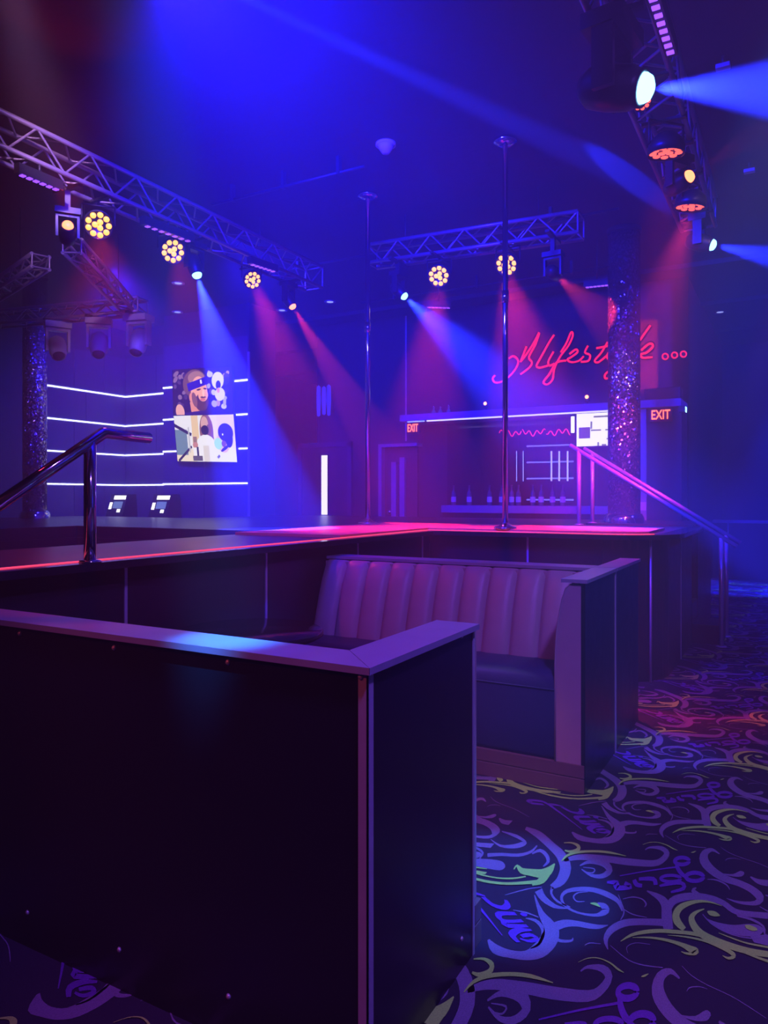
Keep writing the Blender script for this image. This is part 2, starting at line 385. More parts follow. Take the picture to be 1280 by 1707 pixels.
LET = [
 ring('A', 740, 212, 44, 22, 24), ring('A', 820, 312, 54, 26, 26), ('A', [(705,225,20),(715,260,26),(740,295,26),(775,318,20)]),
 ('A', [(350,305,6),(520,275,8),(700,250,10)]),
 ('A', [(270,345,14),(330,350,34),(330,380,34),(420,375,26),(380,350,24)]), ('A', [(440,330,24),(455,360,28),(490,368,24)]),
 ('A', [(470,325,20),(560,325,28),(575,362,24)]), ring('A', 670, 322, 62, 20, 20), ('A', [(600,370,14),(640,360,20),(735,350,24),(750,385,24),(670,408,14)]),
 ('D', [(390,250,20),(310,232,26),(345,205,24),(415,218,26),(425,245,24),(470,252,22),(512,268,8)]), ('D', [(428,240,26),(415,380,16),(396,525,6)]),
 ('D', [(495,275,26),(505,325,28),(550,345,30),(590,325,28),(605,295,16)]), ('D', [(590,382,22),(500,382,28),(475,410,30),(500,432,22),(590,428,20)]),
 ('D', [(480,432,26),(475,460,30),(590,462,20)]), ('D', [(590,490,14),(520,490,30),(455,520,34),(450,570,24)]), ('D', [(500,530,20),(560,520,26),(575,545,24),(520,562,20),(480,545,14)]),
 ('D', [(612,392,14),(630,388,26),(648,384,10)]),
]
def crspline(pts, k=4):
    out = []
    for i in range(len(pts) - 1):
        p = [Vector(pts[max(0, min(len(pts) - 1, j))]) for j in (i - 1, i, i + 1, i + 2)]
        for s in range(k):
            t = s / k
            out.append(0.5 * ((2 * p[1]) + (p[2] - p[0]) * t + (2 * p[0] - 5 * p[1] + 4 * p[2] - p[3]) * t * t + (3 * p[1] - p[0] - 3 * p[2] + p[3]) * t ** 3))
    out.append(Vector(pts[-1])); return out
def motif(strokes, dz, name, m, label):
    tiles = [(i, j) for i in range(-3, 2) for j in range(-3, 15)]
    base = []
    for c, pts in strokes:
        ox, oy, sc = CROPS[c]
        q = crspline(pts, 3); L = []
        for i, p in enumerate(q):
            a, b = q[max(0, i - 1)], q[min(len(q) - 1, i + 1)]
            d = Vector((b.x - a.x, b.y - a.y)); d = d.normalized() if d.length > 1e-6 else Vector((1, 0))
            n = Vector((-d.y, d.x)) * max(p.z, 2.0) * 0.5
            for sg in (1, -1):
                w = onZ(ox + (p.x + sg * n.x) / sc, oy + (p.y + sg * n.y) / sc, 0)
                if c == 'D': w += DSHIFT
                L.append((w.x, w.y))
        base.append(L)
    mb = MB()
    for i, j in tiles:
        off = PX * i + PY * j
        for k, L in enumerate(base):
            vs = [(x + off.x, y + off.y, dz + 0.0002 * (k % 3)) for x, y in L]
            if not (-3.4 < vs[0][0] < 1.6 and -1.2 < vs[0][1] < 13.8): continue
            n = len(vs) // 2
            mb.add(vs, [[2 * a, 2 * a + 2, 2 * a + 3, 2 * a + 1] for a in range(n - 1)])
    o = mb.build(name, m, floor); o['kind'] = 'stuff'; o['label'] = label
def pile(name, col):
    return mat(name, col, 0.95, var=0.45, scale=260, bump=0.5, bscale=600)
motif(PUR, 0.0012, 'scroll_pattern', pile('carpet_lavender', (0.22, 0.15, 0.26)), 'lavender scrolls woven in the carpet')
motif(LET, 0.0022, 'lettering_pattern', pile('carpet_violet', (0.15, 0.035, 0.34)), 'violet script lettering woven in the carpet')
motif(GRN, 0.0030, 'crest_pattern', pile('carpet_green', (0.42, 0.98, 0.10)), 'pale green swirls woven in the carpet')

# ================================================================== STAGE
ZD = 1.113
stage = thing('stage', 'large raised black stage with red-lit dance floor and gloss ledge', 'stage', (-4, 6.5, 0))
XF, YF, XR = -2.74, 5.72, -0.86
def arc(cx, cy, r, a0, a1, n=10): return [(cx + r * math.cos(R(a0 + (a1 - a0) * k / n)), cy + r * math.sin(R(a0 + (a1 - a0) * k / n))) for k in range(n + 1)]
deck = MB()
RC = 0.42
deck.prism([(-3.72, YF)] + arc(XR - RC, YF + RC, RC, -90, 0) + [(XR, 7.58), (-3.72, 7.58)], 1.0, ZD)
for b in ((-3.72, XF, -2.0, YF), (-3.72, -1.98, 7.58, 8.07), (-3.72, XR, 8.07, 9.4), (-7.0, -3.72, 4.9, 9.4), (-7.0, -6.2, -2, 4.9)):
    deck.box(b[0], b[1], b[2], b[3], 1.0, ZD)
deck.box(-9.4, -7.0, -2, 7.4, 1.0, ZD)
part('deck', deck, M_DECK, stage)
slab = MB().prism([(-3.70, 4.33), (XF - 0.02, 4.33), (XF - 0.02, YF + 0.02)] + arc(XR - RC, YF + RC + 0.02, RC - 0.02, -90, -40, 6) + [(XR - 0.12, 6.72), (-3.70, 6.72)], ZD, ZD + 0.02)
part('dance_floor', slab, M_DANCE, stage, 'dance floor with the red stage light tinted into its colour')
# skirts
for (x0, x1, y0, y1) in ((-3.74, -3.72, -2, 4.9), (-6.2, -3.72, 4.88, 4.9), (-6.2, -6.18, -2, 4.9), (-7.0, XR, 9.38, 9.4), (-1.98, XR - 0.02, 7.56, 7.58), (-1.98, XR - 0.02, 8.07, 8.09), (-9.4, -7.0, 7.38, 7.4)):
    part('inner_skirt', MB().box(x0, x1, y0, y1, 0, 1.0), M_DECK, stage)
ys = [-1.77, -0.72, 0.33, 1.38, 2.43, 3.48, 4.53, 5.58, YF]
for a, b in zip(ys, ys[1:]):
    part('front_panel', MB().box(XF - 0.02, XF, a + 0.004, b - 0.004, 0, 1.08), M_LAM, stage)
for y in ys[1:-1]:
    part('trim_strip', MB().box(XF - 0.01, XF + 0.006, y - 0.008, y + 0.008, 0, 1.08), M_ALU, stage)
xs = [XF, -1.868, -0.951 - 0.33]
for a, b in zip(xs, xs[1:]):
    part('front_panel', MB().box(a + 0.004, b - 0.004, YF, YF + 0.02, 0, 1.08), M_LAM, stage)
part('trim_strip', MB().box(-1.876, -1.860, YF - 0.006, YF + 0.01, 0, 1.08), M_ALU, stage)
cr = arc(XR - RC, YF + RC, RC, -90, 0, 12)
cin = arc(XR - RC, YF + RC, RC - 0.02, -90, 0, 12)
part('front_panel', MB().prism(cr + cin[::-1], 0, 1.08), M_LAM, stage, 'rounded corner panel')
cxa = arc(XR - RC, YF + RC, RC + 0.005, -58, -56, 1)
part('trim_strip', MB().tube((-0.951, YF + 0.125, 0), (-0.951, YF + 0.125, 1.08), 0.009, 8), M_ALU, stage)
for a, b in ((YF + RC, 6.8), (6.8, 7.57), (8.08, 9.4)):
    part('front_panel', MB().box(XR - 0.02, XR, a + 0.004, b - 0.004, 0, 1.08), M_LAM, stage)
part('trim_strip', MB().box(XR - 0.01, XR + 0.006, 6.792, 6.808, 0, 1.08), M_ALU, stage)
# gloss ledge all along the edge and the red LED line behind it
LW = 0.11
led = [(XF - 0.05, -2), (XF + LW, -2), (XF + LW, YF - LW - 0.05)] + [(XF + LW + 0.05, YF - LW)] + arc(XR - RC, YF + RC, RC + LW, -90, 0, 12) + [(XR + LW, 7.505)] + [(XR - 0.02, 7.505)] + arc(XR - RC, YF + RC, RC - 0.04, 0, -90, 12) + [(XF - 0.05, YF + 0.04)]
lg = MB(); n = len(led)
lg.prism(led, 1.08, 1.1145)
part('ledge', lg, M_GLOSS, stage, 'glossy black ledge around the stage')
edge = [(XF, -2), (XF, YF)] + arc(XR - RC, YF + RC, RC, -90, -35, 8)
em = MB()
for a, b in zip(edge, edge[1:]): em.tube((a[0], a[1], 1.1145), (b[0], b[1], 1.1145), 0.0055, 6)
part('led_edge', em, M_LEDR, stage, 'thin red LED line along the stage edge')
# recessed steps on the right side
for k in range(5):
    part('step', MB().bbox(-1.98 + 0.28 * k, -1.70 + 0.28 * k + (0.0 if k < 4 else -0.02), 7.60, 8.05, 0, 0.93 - 0.186 * k, 0.006), M_DECK, stage)

# handrails
def handrail(label, rails, posts, r=0.021, loc=(0, 0, 0), M_CHROME=M_RAIL):
    h = thing('handrail', label, 'handrail', loc, 'stage stair handrails')
    for pts in rails: part('top_rail', MB().path(pts, r, 12), M_CHROME, h)
    for (x, y, z0, z1) in posts:
        po = part('post', MB().tube((x, y, z0), (x, y, z1), r, 14), M_CHROME, h)
        sub('flange', MB().lathe([(0, 0.012), (0.028, 0.012), (0.045, 0.008), (0.048, 0.0), (0, 0)], 16, Matrix.Translation((x, y, z0))), M_CHROME, po, h)
    return h
for yy, nm in ((7.54, 'chrome stair handrail dropping from the stage, on the near side of the steps'), (8.11, 'chrome stair handrail dropping from the stage, on the far side of the steps')):
    a, b = onY(950, 742, 7.54), onY(1228, 911, 7.54)
    handrail(nm, [[(a.x, yy, a.z), (b.x, yy, b.z)]],
             [(onY(965, 800, 7.54).x, yy, ZD, a.z - 0.055), (b.x - 0.13, yy, 0.0, b.z + 0.075)], loc=(-1.3, yy, 0))
lx = XF + 0.056
a, b, c = onX(-60, 880, lx), onX(172, 722, lx), onX(240, 722, lx)
handrail('dark chrome handrail with a level top end on the stage ledge above the booth', [[(lx, a.y, a.z), (lx, b.y, b.z), (lx, c.y + 0.03, b.z - 0.004)]], [(lx, onX(150, 800, lx).y, 1.1145, a.z + (b.z - a.z) * (onX(150, 800, lx).y - a.y) / (b.y - a.y))], r=0.026, loc=(lx, 2.2, 1.1), M_CHROME=MATS['chrome'])

# dance poles
def pole(px, D, label):
    b = at(px, 880, D)
    t = thing('dance_pole', label, 'pole', (b.x, b.y, ZD), 'chrome dance poles on the stage')
    zf = ZD + 0.02
    part('shaft', MB().tube((b.x, b.y, zf), (b.x, b.y, CEILZ - 0.03), 0.0235, 20), M_CHROME, t)
    part('sleeve', MB().tube((b.x, b.y, 3.0), (b.x, b.y, 3.10), 0.030, 20), M_CHROME, t)
    part('base_flange', MB().lathe([(0, 0.05), (0.035, 0.05), (0.05, 0.03), (0.09, 0.018), (0.095, 0.0), (0, 0)], 24, Matrix.Translation((b.x, b.y, zf))), M_CHROME, t)
    part('ceiling_flange', MB().lathe([(0, 0), (0.10, 0.0), (0.10, -0.03), (0.04, -0.05), (0.0, -0.05)], 24, Matrix.Translation((b.x, b.y, CEILZ))), M_CHROME, t)
pole(613, 7.2, 'chrome dance pole where the two runs of the stage meet')
pole(842, 6.1, 'chrome dance pole on the stage in front of the bar')

# columns wrapped in glittering mosaic
def sequin():
    m, t, b = nt('mosaic_mirror')
    tc = t.nodes.new('ShaderNodeTexCoord'); v = t.nodes.new('ShaderNodeTexVoronoi'); v.inputs['Scale'].default_value = 62
    t.links.new(tc.outputs['Object'], v.inputs['Vector'])
    ad = t.nodes.new('ShaderNodeVectorMath'); ad.operation = 'SUBTRACT'; ad.inputs[1].default_value = (0.5, 0.5, 0.5)
    sc = t.nodes.new('ShaderNodeVectorMath'); sc.operation = 'SCALE'; sc.inputs['Scale'].default_value = 1.3
    g = t.nodes.new('ShaderNodeNewGeometry'); a2 = t.nodes.new('ShaderNodeVectorMath'); nm = t.nodes.new('ShaderNodeVectorMath'); nm.operation = 'NORMALIZE'
    t.links.new(v.outputs['Color'], ad.inputs[0]); t.links.new(ad.outputs[0], sc.inputs[0])
    t.links.new(g.outputs['Normal'], a2.inputs[0]); t.links.new(sc.outputs[0], a2.inputs[1]); t.links.new(a2.outputs[0], nm.inputs[0]); t.links.new(nm.outputs[0], b.inputs['Normal'])
    b.inputs['Base Color'].default_value = (0.55, 0.50, 0.52, 1); b.inputs['Metallic'].default_value = 0.9; b.inputs['Roughness'].default_value = 0.22
    return m
M_SEQ = sequin()
def column(p, r, z0, label):
    t = thing('column', label, 'column', (p.x, p.y, z0), 'mosaic-clad columns')
    part('shaft', MB().tube((p.x, p.y, z0 + 0.1), (p.x, p.y, CEILZ - 0.06), r, 40), M_SEQ, t)
    part('base_ring', MB().lathe([(r + 0.04, 0), (r + 0.04, 0.05), (r + 0.015, 0.1), (r * 0.9, 0.1)], 40, Matrix.Translation((p.x, p.y, z0))), M_CHROME, t)
    part('collar', MB().lathe([(r + 0.01, 0), (r + 0.01, 0.05), (r * 0.9, 0.05)], 40, Matrix.Translation((p.x, p.y, CEILZ - 0.05))), M_FIX, t)
column(at(1040, 870, 8.14), 0.172, ZD, 'glittering mosaic-clad column beside the stair handrails')
column(at(58, 865, 9.8), 0.150, ZD, 'glittering mosaic-clad column beside the LED-striped wall')

# ================================================================== BOOTHS
XO, YP = -0.86, 1.465                     # outer face of the booth ends, front face of the near partition
ZC = 1.01; CT = 0.017
def cap_poly(name, poly, root): part(name, MB().prism(poly, ZC - CT, ZC), M_CAP, root, 'grey metal cap rail')
pt = thing('booth', 'booth turned away behind a black L-shaped partition with lavender cap rail', 'booth', (-1.7, YP, 0), 'booths along the stage')
part('front_panel', MB().box(-2.70, XO - 0.004, YP, YP + 0.02, 0.0, ZC - CT), M_LAM, pt)
part('end_panel', MB().box(XO - 0.02, XO, YP + 0.004, YP + 0.64, 0.0, ZC - CT), M_LAM, pt)
part('core', MB().box(-2.70, XO - 0.02, YP + 0.02, YP + 0.11, 0, ZC - CT).box(XO - 0.11, XO - 0.02, YP + 0.11, YP + 0.64, 0, ZC - CT), M_VINYL, pt)
CW = 0.145
cap_poly('cap_rail', [(-2.72, YP - 0.015), (XO + 0.015 - 0.001, YP - 0.015), (XO + 0.015 - CW, YP - 0.015 + CW), (-2.72, YP - 0.015 + CW)], pt)
cap_poly('cap_rail', [(XO + 0.015, YP - 0.0145), (XO + 0.015, YP + 0.655), (XO + 0.015 - CW, YP + 0.655), (XO + 0.015 - CW, YP - 0.013 + CW)], pt)
part('corner_trim', MB().box(XO - 0.022, XO + 0.004, YP - 0.004, YP, 0, ZC - CT).box(XO, XO + 0.004, YP - 0.004, YP + 0.022, 0, ZC - CT), M_ALU, pt, 'aluminium corner angle')
part('edge_trim', MB().box(XO - 0.01, XO + 0.003, YP + 0.632, YP + 0.645, 0, ZC - CT), M_ALU, pt)
scr = MB().lathe([(0, 0.005), (0.005, 0.0045), (0.008, 0.0), (0.0, 0.0)], 10).build('screw', M_ALU); scr_me = scr.data; bpy.data.objects.remove(scr)
qx = Quaternion((1, 0, 0), R(90)); qy = Quaternion((0, 1, 0), R(90))
for px, py in ((-140, 1038), (33, 1056), (190, 1080), (380, 1104), (46, 1521), (199, 1583), (381, 1661)):
    w = onY(px, py, YP); shared('screw', scr_me, pt, w - pt.location, qx)
for px, py in ((769, 1060), (769, 1565), (601, 1128)):
    w = onX(px, py, XO) if px > 700 else onY(px, py, YP - 0.004)
    shared('screw', scr_me, pt, w - pt.location, qy if px > 700 else qx)

CHW = 0.1635
def channel_mesh():
    prof = [(0.40, 0.50), (0.42, 0.56), (0.445, 0.65), (0.475, 0.75), (0.515, 0.86), (0.555, 0.94), (0.575, 0.975), (0.60, 0.985)]
    nu = 10; vs = []
    for k, (y, z) in enumerate(prof):
        e = 1.0 if 0 < k < len(prof) - 1 else 0.45
        if k == len(prof) - 2: e = 0.8
        for i in range(nu + 1):
            u = i / nu * 2 - 1
            bul = 0.040 * e * max(0.0, 1 - abs(u) ** 2.6) ** 0.6
            vs.append(((i / nu) * CHW, y - bul, z + bul * 0.25))
    fs = [[k * (nu + 1) + i, k * (nu + 1) + i + 1, (k + 1) * (nu + 1) + i + 1, (k + 1) * (nu + 1) + i] for k in range(len(prof) - 1) for i in range(nu)]
    m = MB().add(vs, fs, True); o = m.build('channel', M_VINYL); me = o.data; bpy.data.objects.remove(o); return me
CH = channel_mesh()
def bench(t, flip, y0):
    "bench front at y0, backrest 0.6 behind; flip faces it the other way"
    L0, L1 = -1.83, -0.14
    off = Vector((XO - t.location.x, y0 - t.location.y, 0))
    def put(o, dx=0.0):
        o.parent = t; o.location = off + Vector((dx, 0, 0))
        if flip: o.scale = (1, -1, 1)
        return o
    for k in range(11): put(shared('channel', CH, t), -1.83 + k * CHW)
    put(MB().box(L0, -0.02, 0.56, 0.60, 0.0, 0.98).build('back_core', M_VINYL))
    prof = [(0.015, 0.135), (0.0, 0.16), (-0.004, 0.30), (-0.006, 0.46), (0.004, 0.52), (0.03, 0.550), (0.08, 0.556), (0.25, 0.545), (0.46, 0.525), (0.50, 0.50), (0.50, 0.135)]
    vs = [(xx, y, z) for xx in (L0, L1 - 0.005) for y, z in prof]; n = len(prof)
    seat = MB().add(vs, [[i, (i + 1) % n, n + (i + 1) % n, n + i] for i in range(n)], True)
    seat.f += [list(range(n))[::-1], list(range(n, 2 * n))]; seat.sm += [False, False]
    o = put(seat.build('seat_cushion', M_NAVY)); o['label'] = 'dark navy vinyl seat'
    MB().path([(L0, -0.006, 0.475), (L1 - 0.005, -0.006, 0.475)], 0.004, 8).build('piping', M_NAVY, o)
    put(MB().bbox(L0, -0.004, -0.004, 0.05, 0.0, 0.070, 0.003).build('kickboard', M_KICK))
    put(MB().bbox(L0, -0.004, -0.002, 0.05, 0.073, 0.135, 0.003).build('kickboard', M_KICK))
    ev = [(-0.02, 0.136), (-0.02, 0.985), (-0.075, 0.985), (-0.092, 0.965), (-0.108, 0.915), (-0.122, 0.85), (-0.133, 0.78), (-0.14, 0.70), (-0.143, 0.60), (-0.143, 0.136)]
    n = len(ev)
    vs = [(a, 0.0, z) for a, z in ev] + [(a, 0.56, z) for a, z in ev]
    o = put(MB().add(vs, [list(range(n)), list(range(n, 2 * n))[::-1]] + [[i, n + i, n + (i + 1) % n, (i + 1) % n] for i in range(n)]).build('end_cushion', M_VINYL)); o['label'] = 'grey upholstered end with curved edge'
    MB().path([(a, -0.002, z) for a, z in ev[2:]], 0.004, 6).build('piping', M_VINYL, o)
YW2 = 3.485
dv = thing('booth', 'back-to-back grey channel-back booth with navy seats and a black panelled end', 'booth', (XO, YW2 + 0.67, 0), 'booths along the stage')
bench(dv, False, YW2)
bench(dv, True, YW2 + 1.345)
bench(pt, True, YP + 0.715)
part('end_panel', MB().box(XO - 0.02, XO, YW2, YW2 + 0.65, 0, ZC - CT), M_LAM, dv)
part('end_panel', MB().box(XO - 0.02, XO, YW2 + 0.665, YW2 + 1.34, 0, ZC - CT), M_LAM, dv)
part('trim_strip', MB().box(XO - 0.01, XO + 0.005, YW2 + 0.648, YW2 + 0.668, 0, ZC - CT), M_ALU, dv)
part('back_wall', MB().box(-2.70, XO - 0.02, YW2 + 0.602, YW2 + 0.743, 0, ZC - CT), M_LAM, dv)
cap_poly('cap_rail', [(-2.70, YW2 + 0.585), (XO - 0.115, YW2 + 0.585), (XO - 0.115, YW2 + 0.76), (-2.70, YW2 + 0.76)], dv)
cap_poly('cap_rail', [(XO - 0.112, YW2 - 0.012), (XO + 0.012, YW2 - 0.012), (XO + 0.012, YW2 + 0.655), (XO - 0.112, YW2 + 0.655)], dv)
cap_poly('cap_rail', [(XO - 0.112, YW2 + 0.665), (XO + 0.012, YW2 + 0.665), (XO + 0.012, YW2 + 1.355), (XO - 0.112, YW2 + 1.355)], dv)
# table
tb = thing('booth_table', 'small round black table between the two facing booth benches', 'table', (-2.32, 2.82, 0))
part('table_top', MB().lathe([(0, 0.0), (0.34, 0.0), (0.36, 0.012), (0.36, 0.028), (0.35, 0.035), (0, 0.036)], 48, Matrix.Translation((-2.32, 2.82, 0.715))), M_GLOSS, tb)
part('pedestal', MB().tube((-2.32, 2.82, 0.03), (-2.32, 2.82, 0.715), 0.04, 20), M_FIX, tb)
part('base', MB().lathe([(0.0, 0.04), (0.05, 0.04), (0.24, 0.015), (0.25, 0.0), (0, 0)], 36, Matrix.Translation((-2.32, 2.82, 0.0))), M_FIX, tb)

# ================================================================== TRUSSES
brace_cache = {}
def brace(parent, p, q, r=0.009):
    p, q = Vector(p), Vector(q); L = round((q - p).length, 3)
    if L not in brace_cache:
        o = MB().tube((0, 0, 0), (0, 0, L), r, 6, cap=False).build('brace', M_TRUSS); brace_cache[L] = o.data; bpy.data.objects.remove(o)
    shared('brace', brace_cache[L], parent, p - parent.location, (q - p).to_track_quat('Z', 'Y'))
def truss(label, p0, p1, w, h, bay, group='aluminium lighting trusses'):
    p0, p1 = Vector(p0), Vector(p1); d = (p1 - p0); L = d.length; d.normalize()
    sd = d.cross(Vector((0, 0, 1))).normalized()
    t = thing('lighting_truss', label, 'truss', (p0 + p1) / 2, group)
    cor = [sd * (w / 2 * a) + Vector((0, 0, h / 2 * b)) for a, b in ((1, 1), (-1, 1), (-1, -1), (1, -1))]
    for c in cor: part('chord', MB().tube(p0 + c, p1 + c, 0.019, 10), M_TRUSS, t)
    n = max(2, round(L / bay)); n += n % 2
    for f in range(4):
        a, b = cor[f], cor[(f + 1) % 4]
        for k in range(n):
            u, v = p0 + d * (L * k / n), p0 + d * (L * (k + 1) / n)
            brace(t, u + (a if k % 2 else b), v + (b if k % 2 else a))
        for e in (p0, p1): brace(t, e + a, e + b)
    # hangers to the ceiling
    for u in (0.18, 0.82):
        c = p0 + d * (L * u)
        part('hanger', MB().tube((c.x, c.y, c.z + h / 2), (c.x, c.y, CEILZ), 0.006, 6), M_FIX, t)
    return t
ZT = 3.95
TRX = -4.92
truss('long lighting truss over the left run of the stage', (TRX, 1.6, ZT), (TRX, 7.15, ZT), 0.24, 0.24, 0.24)
e0, e1 = onY(620, 428, 6.85), onY(968, 372, 6.85)
truss('short lighting truss crossing in front of the bar', (e0.x, 6.85, e0.z), (e1.x, 6.85, e1.z - 0.02), 0.22, 0.19, 0.21)
truss('lighting truss over the carpet aisle, carrying the large blue moving head', (-0.76, 2.2, ZT), (-0.76, 7.2, ZT), 0.28, 0.26, 0.26)
# triangular truss frame at the far left
zt_ = 3.66
def lvl(px, py): return at(px, py, FOC * (zt_ - CAMZ) / (HY - py))
v1, v2, v3, v4 = lvl(238, 510), lvl(120, 410), lvl(-110, 542), lvl(68, 436)
bar_d = (v1 - v3).normalized()
def meet(p, q, gap):
    "end of an arm p -> q, stopped at the near side of the bar v3-v1"
    e = (q - p).normalized(); sinv = abs(e.cross(bar_d).z)
    return q - e * (gap / max(sinv, 0.3))
truss('truss bar carrying three pale moving heads', v3, v1, 0.20, 0.16, 0.22, 'triangular truss frame')
q1 = v1 - bar_d * 0.2
truss('slanting truss bar running from the moving heads toward the near left', v2, meet(v2, q1, 0.105), 0.16, 0.12, 0.2, 'triangular truss frame')
q3 = v3 + bar_d * 0.2
truss('slanting truss bar at the left corner of the triangular frame', v4, meet(v4, q3, 0.105), 0.16, 0.12, 0.2, 'triangular truss frame')

# ================================================================== LIGHT FIXTURES
def aim(loc, d): return Matrix.Translation(loc) @ d.to_track_quat('-Z', 'Y').to_matrix().to_4x4()
def moving_head(label, pos, target, lens, color, power, deg, s=1.0, body=M_FIX, top=None, blend=0.25, lit=True, group='moving head lights', across='X'):
    pos = Vector(pos); d = (Vector(target) - pos).normalized()
    t = thing('moving_head', label, 'stage light', pos, group)
    m = aim(pos, d)
    hc = pos - d * 0.14 * s
    part('head', MB().lathe([(0, 0.30 * s), (0.06 * s, 0.295 * s), (0.095 * s, 0.25 * s), (0.105 * s, 0.15 * s), (0.10 * s, 0.05 * s), (0.085 * s, 0.02 * s), (0.085 * s, -0.012 * s), (0.07 * s, -0.012 * s), (0.068 * s, 0.004 * s)], 20, m), body, t)
    part('lens', MB().lathe([(0.068 * s, 0.004 * s), (0.066 * s, -0.02 * s), (0.055 * s, -0.042 * s), (0.03 * s, -0.056 * s), (0.0, -0.06 * s)], 20, m), lens, t)
    sd = d.cross(Vector((0, 0, 1)));
    sd = sd.normalized() if sd.length > 0.05 else Vector((1, 0, 0))
    yk = MB()
    mm = Matrix((( sd.x, -sd.y, 0, hc.x), (sd.y, sd.x, 0, hc.y), (0, 0, 1, hc.z), (0, 0, 0, 1)))
    for a in (-1, 1): yk.box(a * 0.125 * s - 0.015 * s, a * 0.125 * s + 0.015 * s, -0.05 * s, 0.05 * s, -0.05 * s, 0.20 * s, mm)
    yk.box(-0.14 * s, 0.14 * s, -0.05 * s, 0.05 * s, 0.20 * s, 0.235 * s, mm)
    part('yoke', yk, body, t)
    part('base', MB().box(-0.15 * s, 0.15 * s, -0.10 * s, 0.10 * s, 0.235 * s, 0.31 * s, mm), body, t)
    zt = top if top else hc.z + 0.42 * s
    tz = max(hc.z + 0.33 * s, zt)
    part('clamp', MB().box(-0.02, 0.02, -0.025, 0.025, 0.31 * s, tz - hc.z, mm).box(*((hc.x - 0.15, min(hc.x + 0.15, -0.60) if hc.x < -0.60 else hc.x + 0.03, hc.y - 0.02, hc.y + 0.02) if across == 'X' else (hc.x - 0.02, hc.x + 0.02, hc.y - 0.19, hc.y + 0.19)), tz - 0.025, tz), M_FIX, t)
    if lit: lamp_spot('beam_lamp', pos + d * 0.07 * s, target, color, power, deg, blend, 0.02, t)
    return t
def par_can(label, pos, target, cell_mat, color, power, deg=40, s=1.0, top=None, group='LED par cans on the trusses', lt=None, across='X'):
    pos = Vector(pos); d = (Vector(target) - pos).normalized()
    t = thing('par_can', label, 'stage light', pos, group)
    m = aim(pos, d)
    part('housing', MB().lathe([(0, 0.11 * s), (0.06 * s, 0.11 * s), (0.10 * s, 0.07 * s), (0.115 * s, 0.03 * s), (0.115 * s, -0.015 * s), (0.105 * s, -0.015 * s), (0.105 * s, 0.0), (0, 0.0)], 24, m), M_FIX, t)
    cell = MB().lathe([(0.024 * s, 0.0), (0.022 * s, -0.006 * s), (0.012 * s, -0.010 * s), (0.0, -0.011 * s)], 10).build('led_cell', cell_mat)
    me = cell.data; bpy.data.objects.remove(cell)
    rot = d.to_track_quat('-Z', 'Y')
    pts = [(0.026 * math.cos(R(120 * k)), 0.026 * math.sin(R(120 * k))) for k in range(3)] + [(0.079 * math.cos(R(40 * k + 20)), 0.079 * math.sin(R(40 * k + 20))) for k in range(9)]
    for x, y in pts: shared('led_cell', me, t, rot @ Vector((x * s, y * s, 0)), rot)
    sd = d.cross(Vector((0, 0, 1))); sd = sd.normalized() if sd.length > 0.05 else Vector((1, 0, 0))
    zt = top if top else pos.z + 0.24
    hc = pos - d * 0.04
    part('bracket', MB().tube(hc + sd * 0.125 * s, hc + sd * 0.125 * s + Vector((0, 0, 0.15 * s)), 0.008, 6).tube(hc - sd * 0.125 * s, hc - sd * 0.125 * s + Vector((0, 0, 0.15 * s)), 0.008, 6).tube(hc - sd * 0.125 * s + Vector((0, 0, 0.15 * s)), hc + sd * 0.125 * s + Vector((0, 0, 0.15 * s)), 0.008, 6).tube(hc + Vector((0, 0, 0.15 * s)), (hc.x, hc.y, max(zt, hc.z + 0.16 * s)), 0.012, 6), M_FIX, t)
    tz = max(zt, hc.z + 0.16 * s)
    part('clamp', MB().box(*((hc.x - 0.15, min(hc.x + 0.15, -0.60) if hc.x < -0.60 else hc.x + 0.03, hc.y - 0.015, hc.y + 0.015) if across == 'X' else (hc.x - 0.015, hc.x + 0.015, hc.y - 0.19, hc.y + 0.19)), tz - 0.02, tz), M_FIX, t)
    if power: lamp_spot('par_lamp', pos + d * 0.03, lt or target, color, power, deg, 0.8, 0.05, t)
    return t
def led_bar(label, a, b, top=None, to=None, group='ultraviolet LED bars'):
    a, b = Vector(a), Vector(b); d = (b - a); L = d.length; d.normalize()
    t = thing('led_bar', label, 'stage light', (a + b) / 2, group)
    q = d.to_track_quat('X', 'Z').to_matrix().to_4x4(); m = Matrix.Translation((a + b) / 2) @ q
    part('housing', MB().box(-L / 2 - 0.02, L / 2 + 0.02, -0.03, 0.03, 0.0, 0.07, m), M_FIX, t)
    n = max(6, int(L / 0.07)); dm = MB()
    for k in range(n):
        x = -L / 2 + L * (k + 0.5) / n
        dm.box(x - 0.016, x + 0.016, -0.018, 0.018, -0.008, 0.0, m)
    o = part('diode_row', dm, M_UVD, t, 'row of violet diodes'); o['kind'] = 'stuff'
    c = (a + b) / 2
    part('bracket', MB().tube((c.x, c.y, c.z + 0.06), to if to else (c.x, c.y, top if top else c.z + 0.2), 0.01, 6), M_FIX, t)
    return t
zb = ZT - 0.125
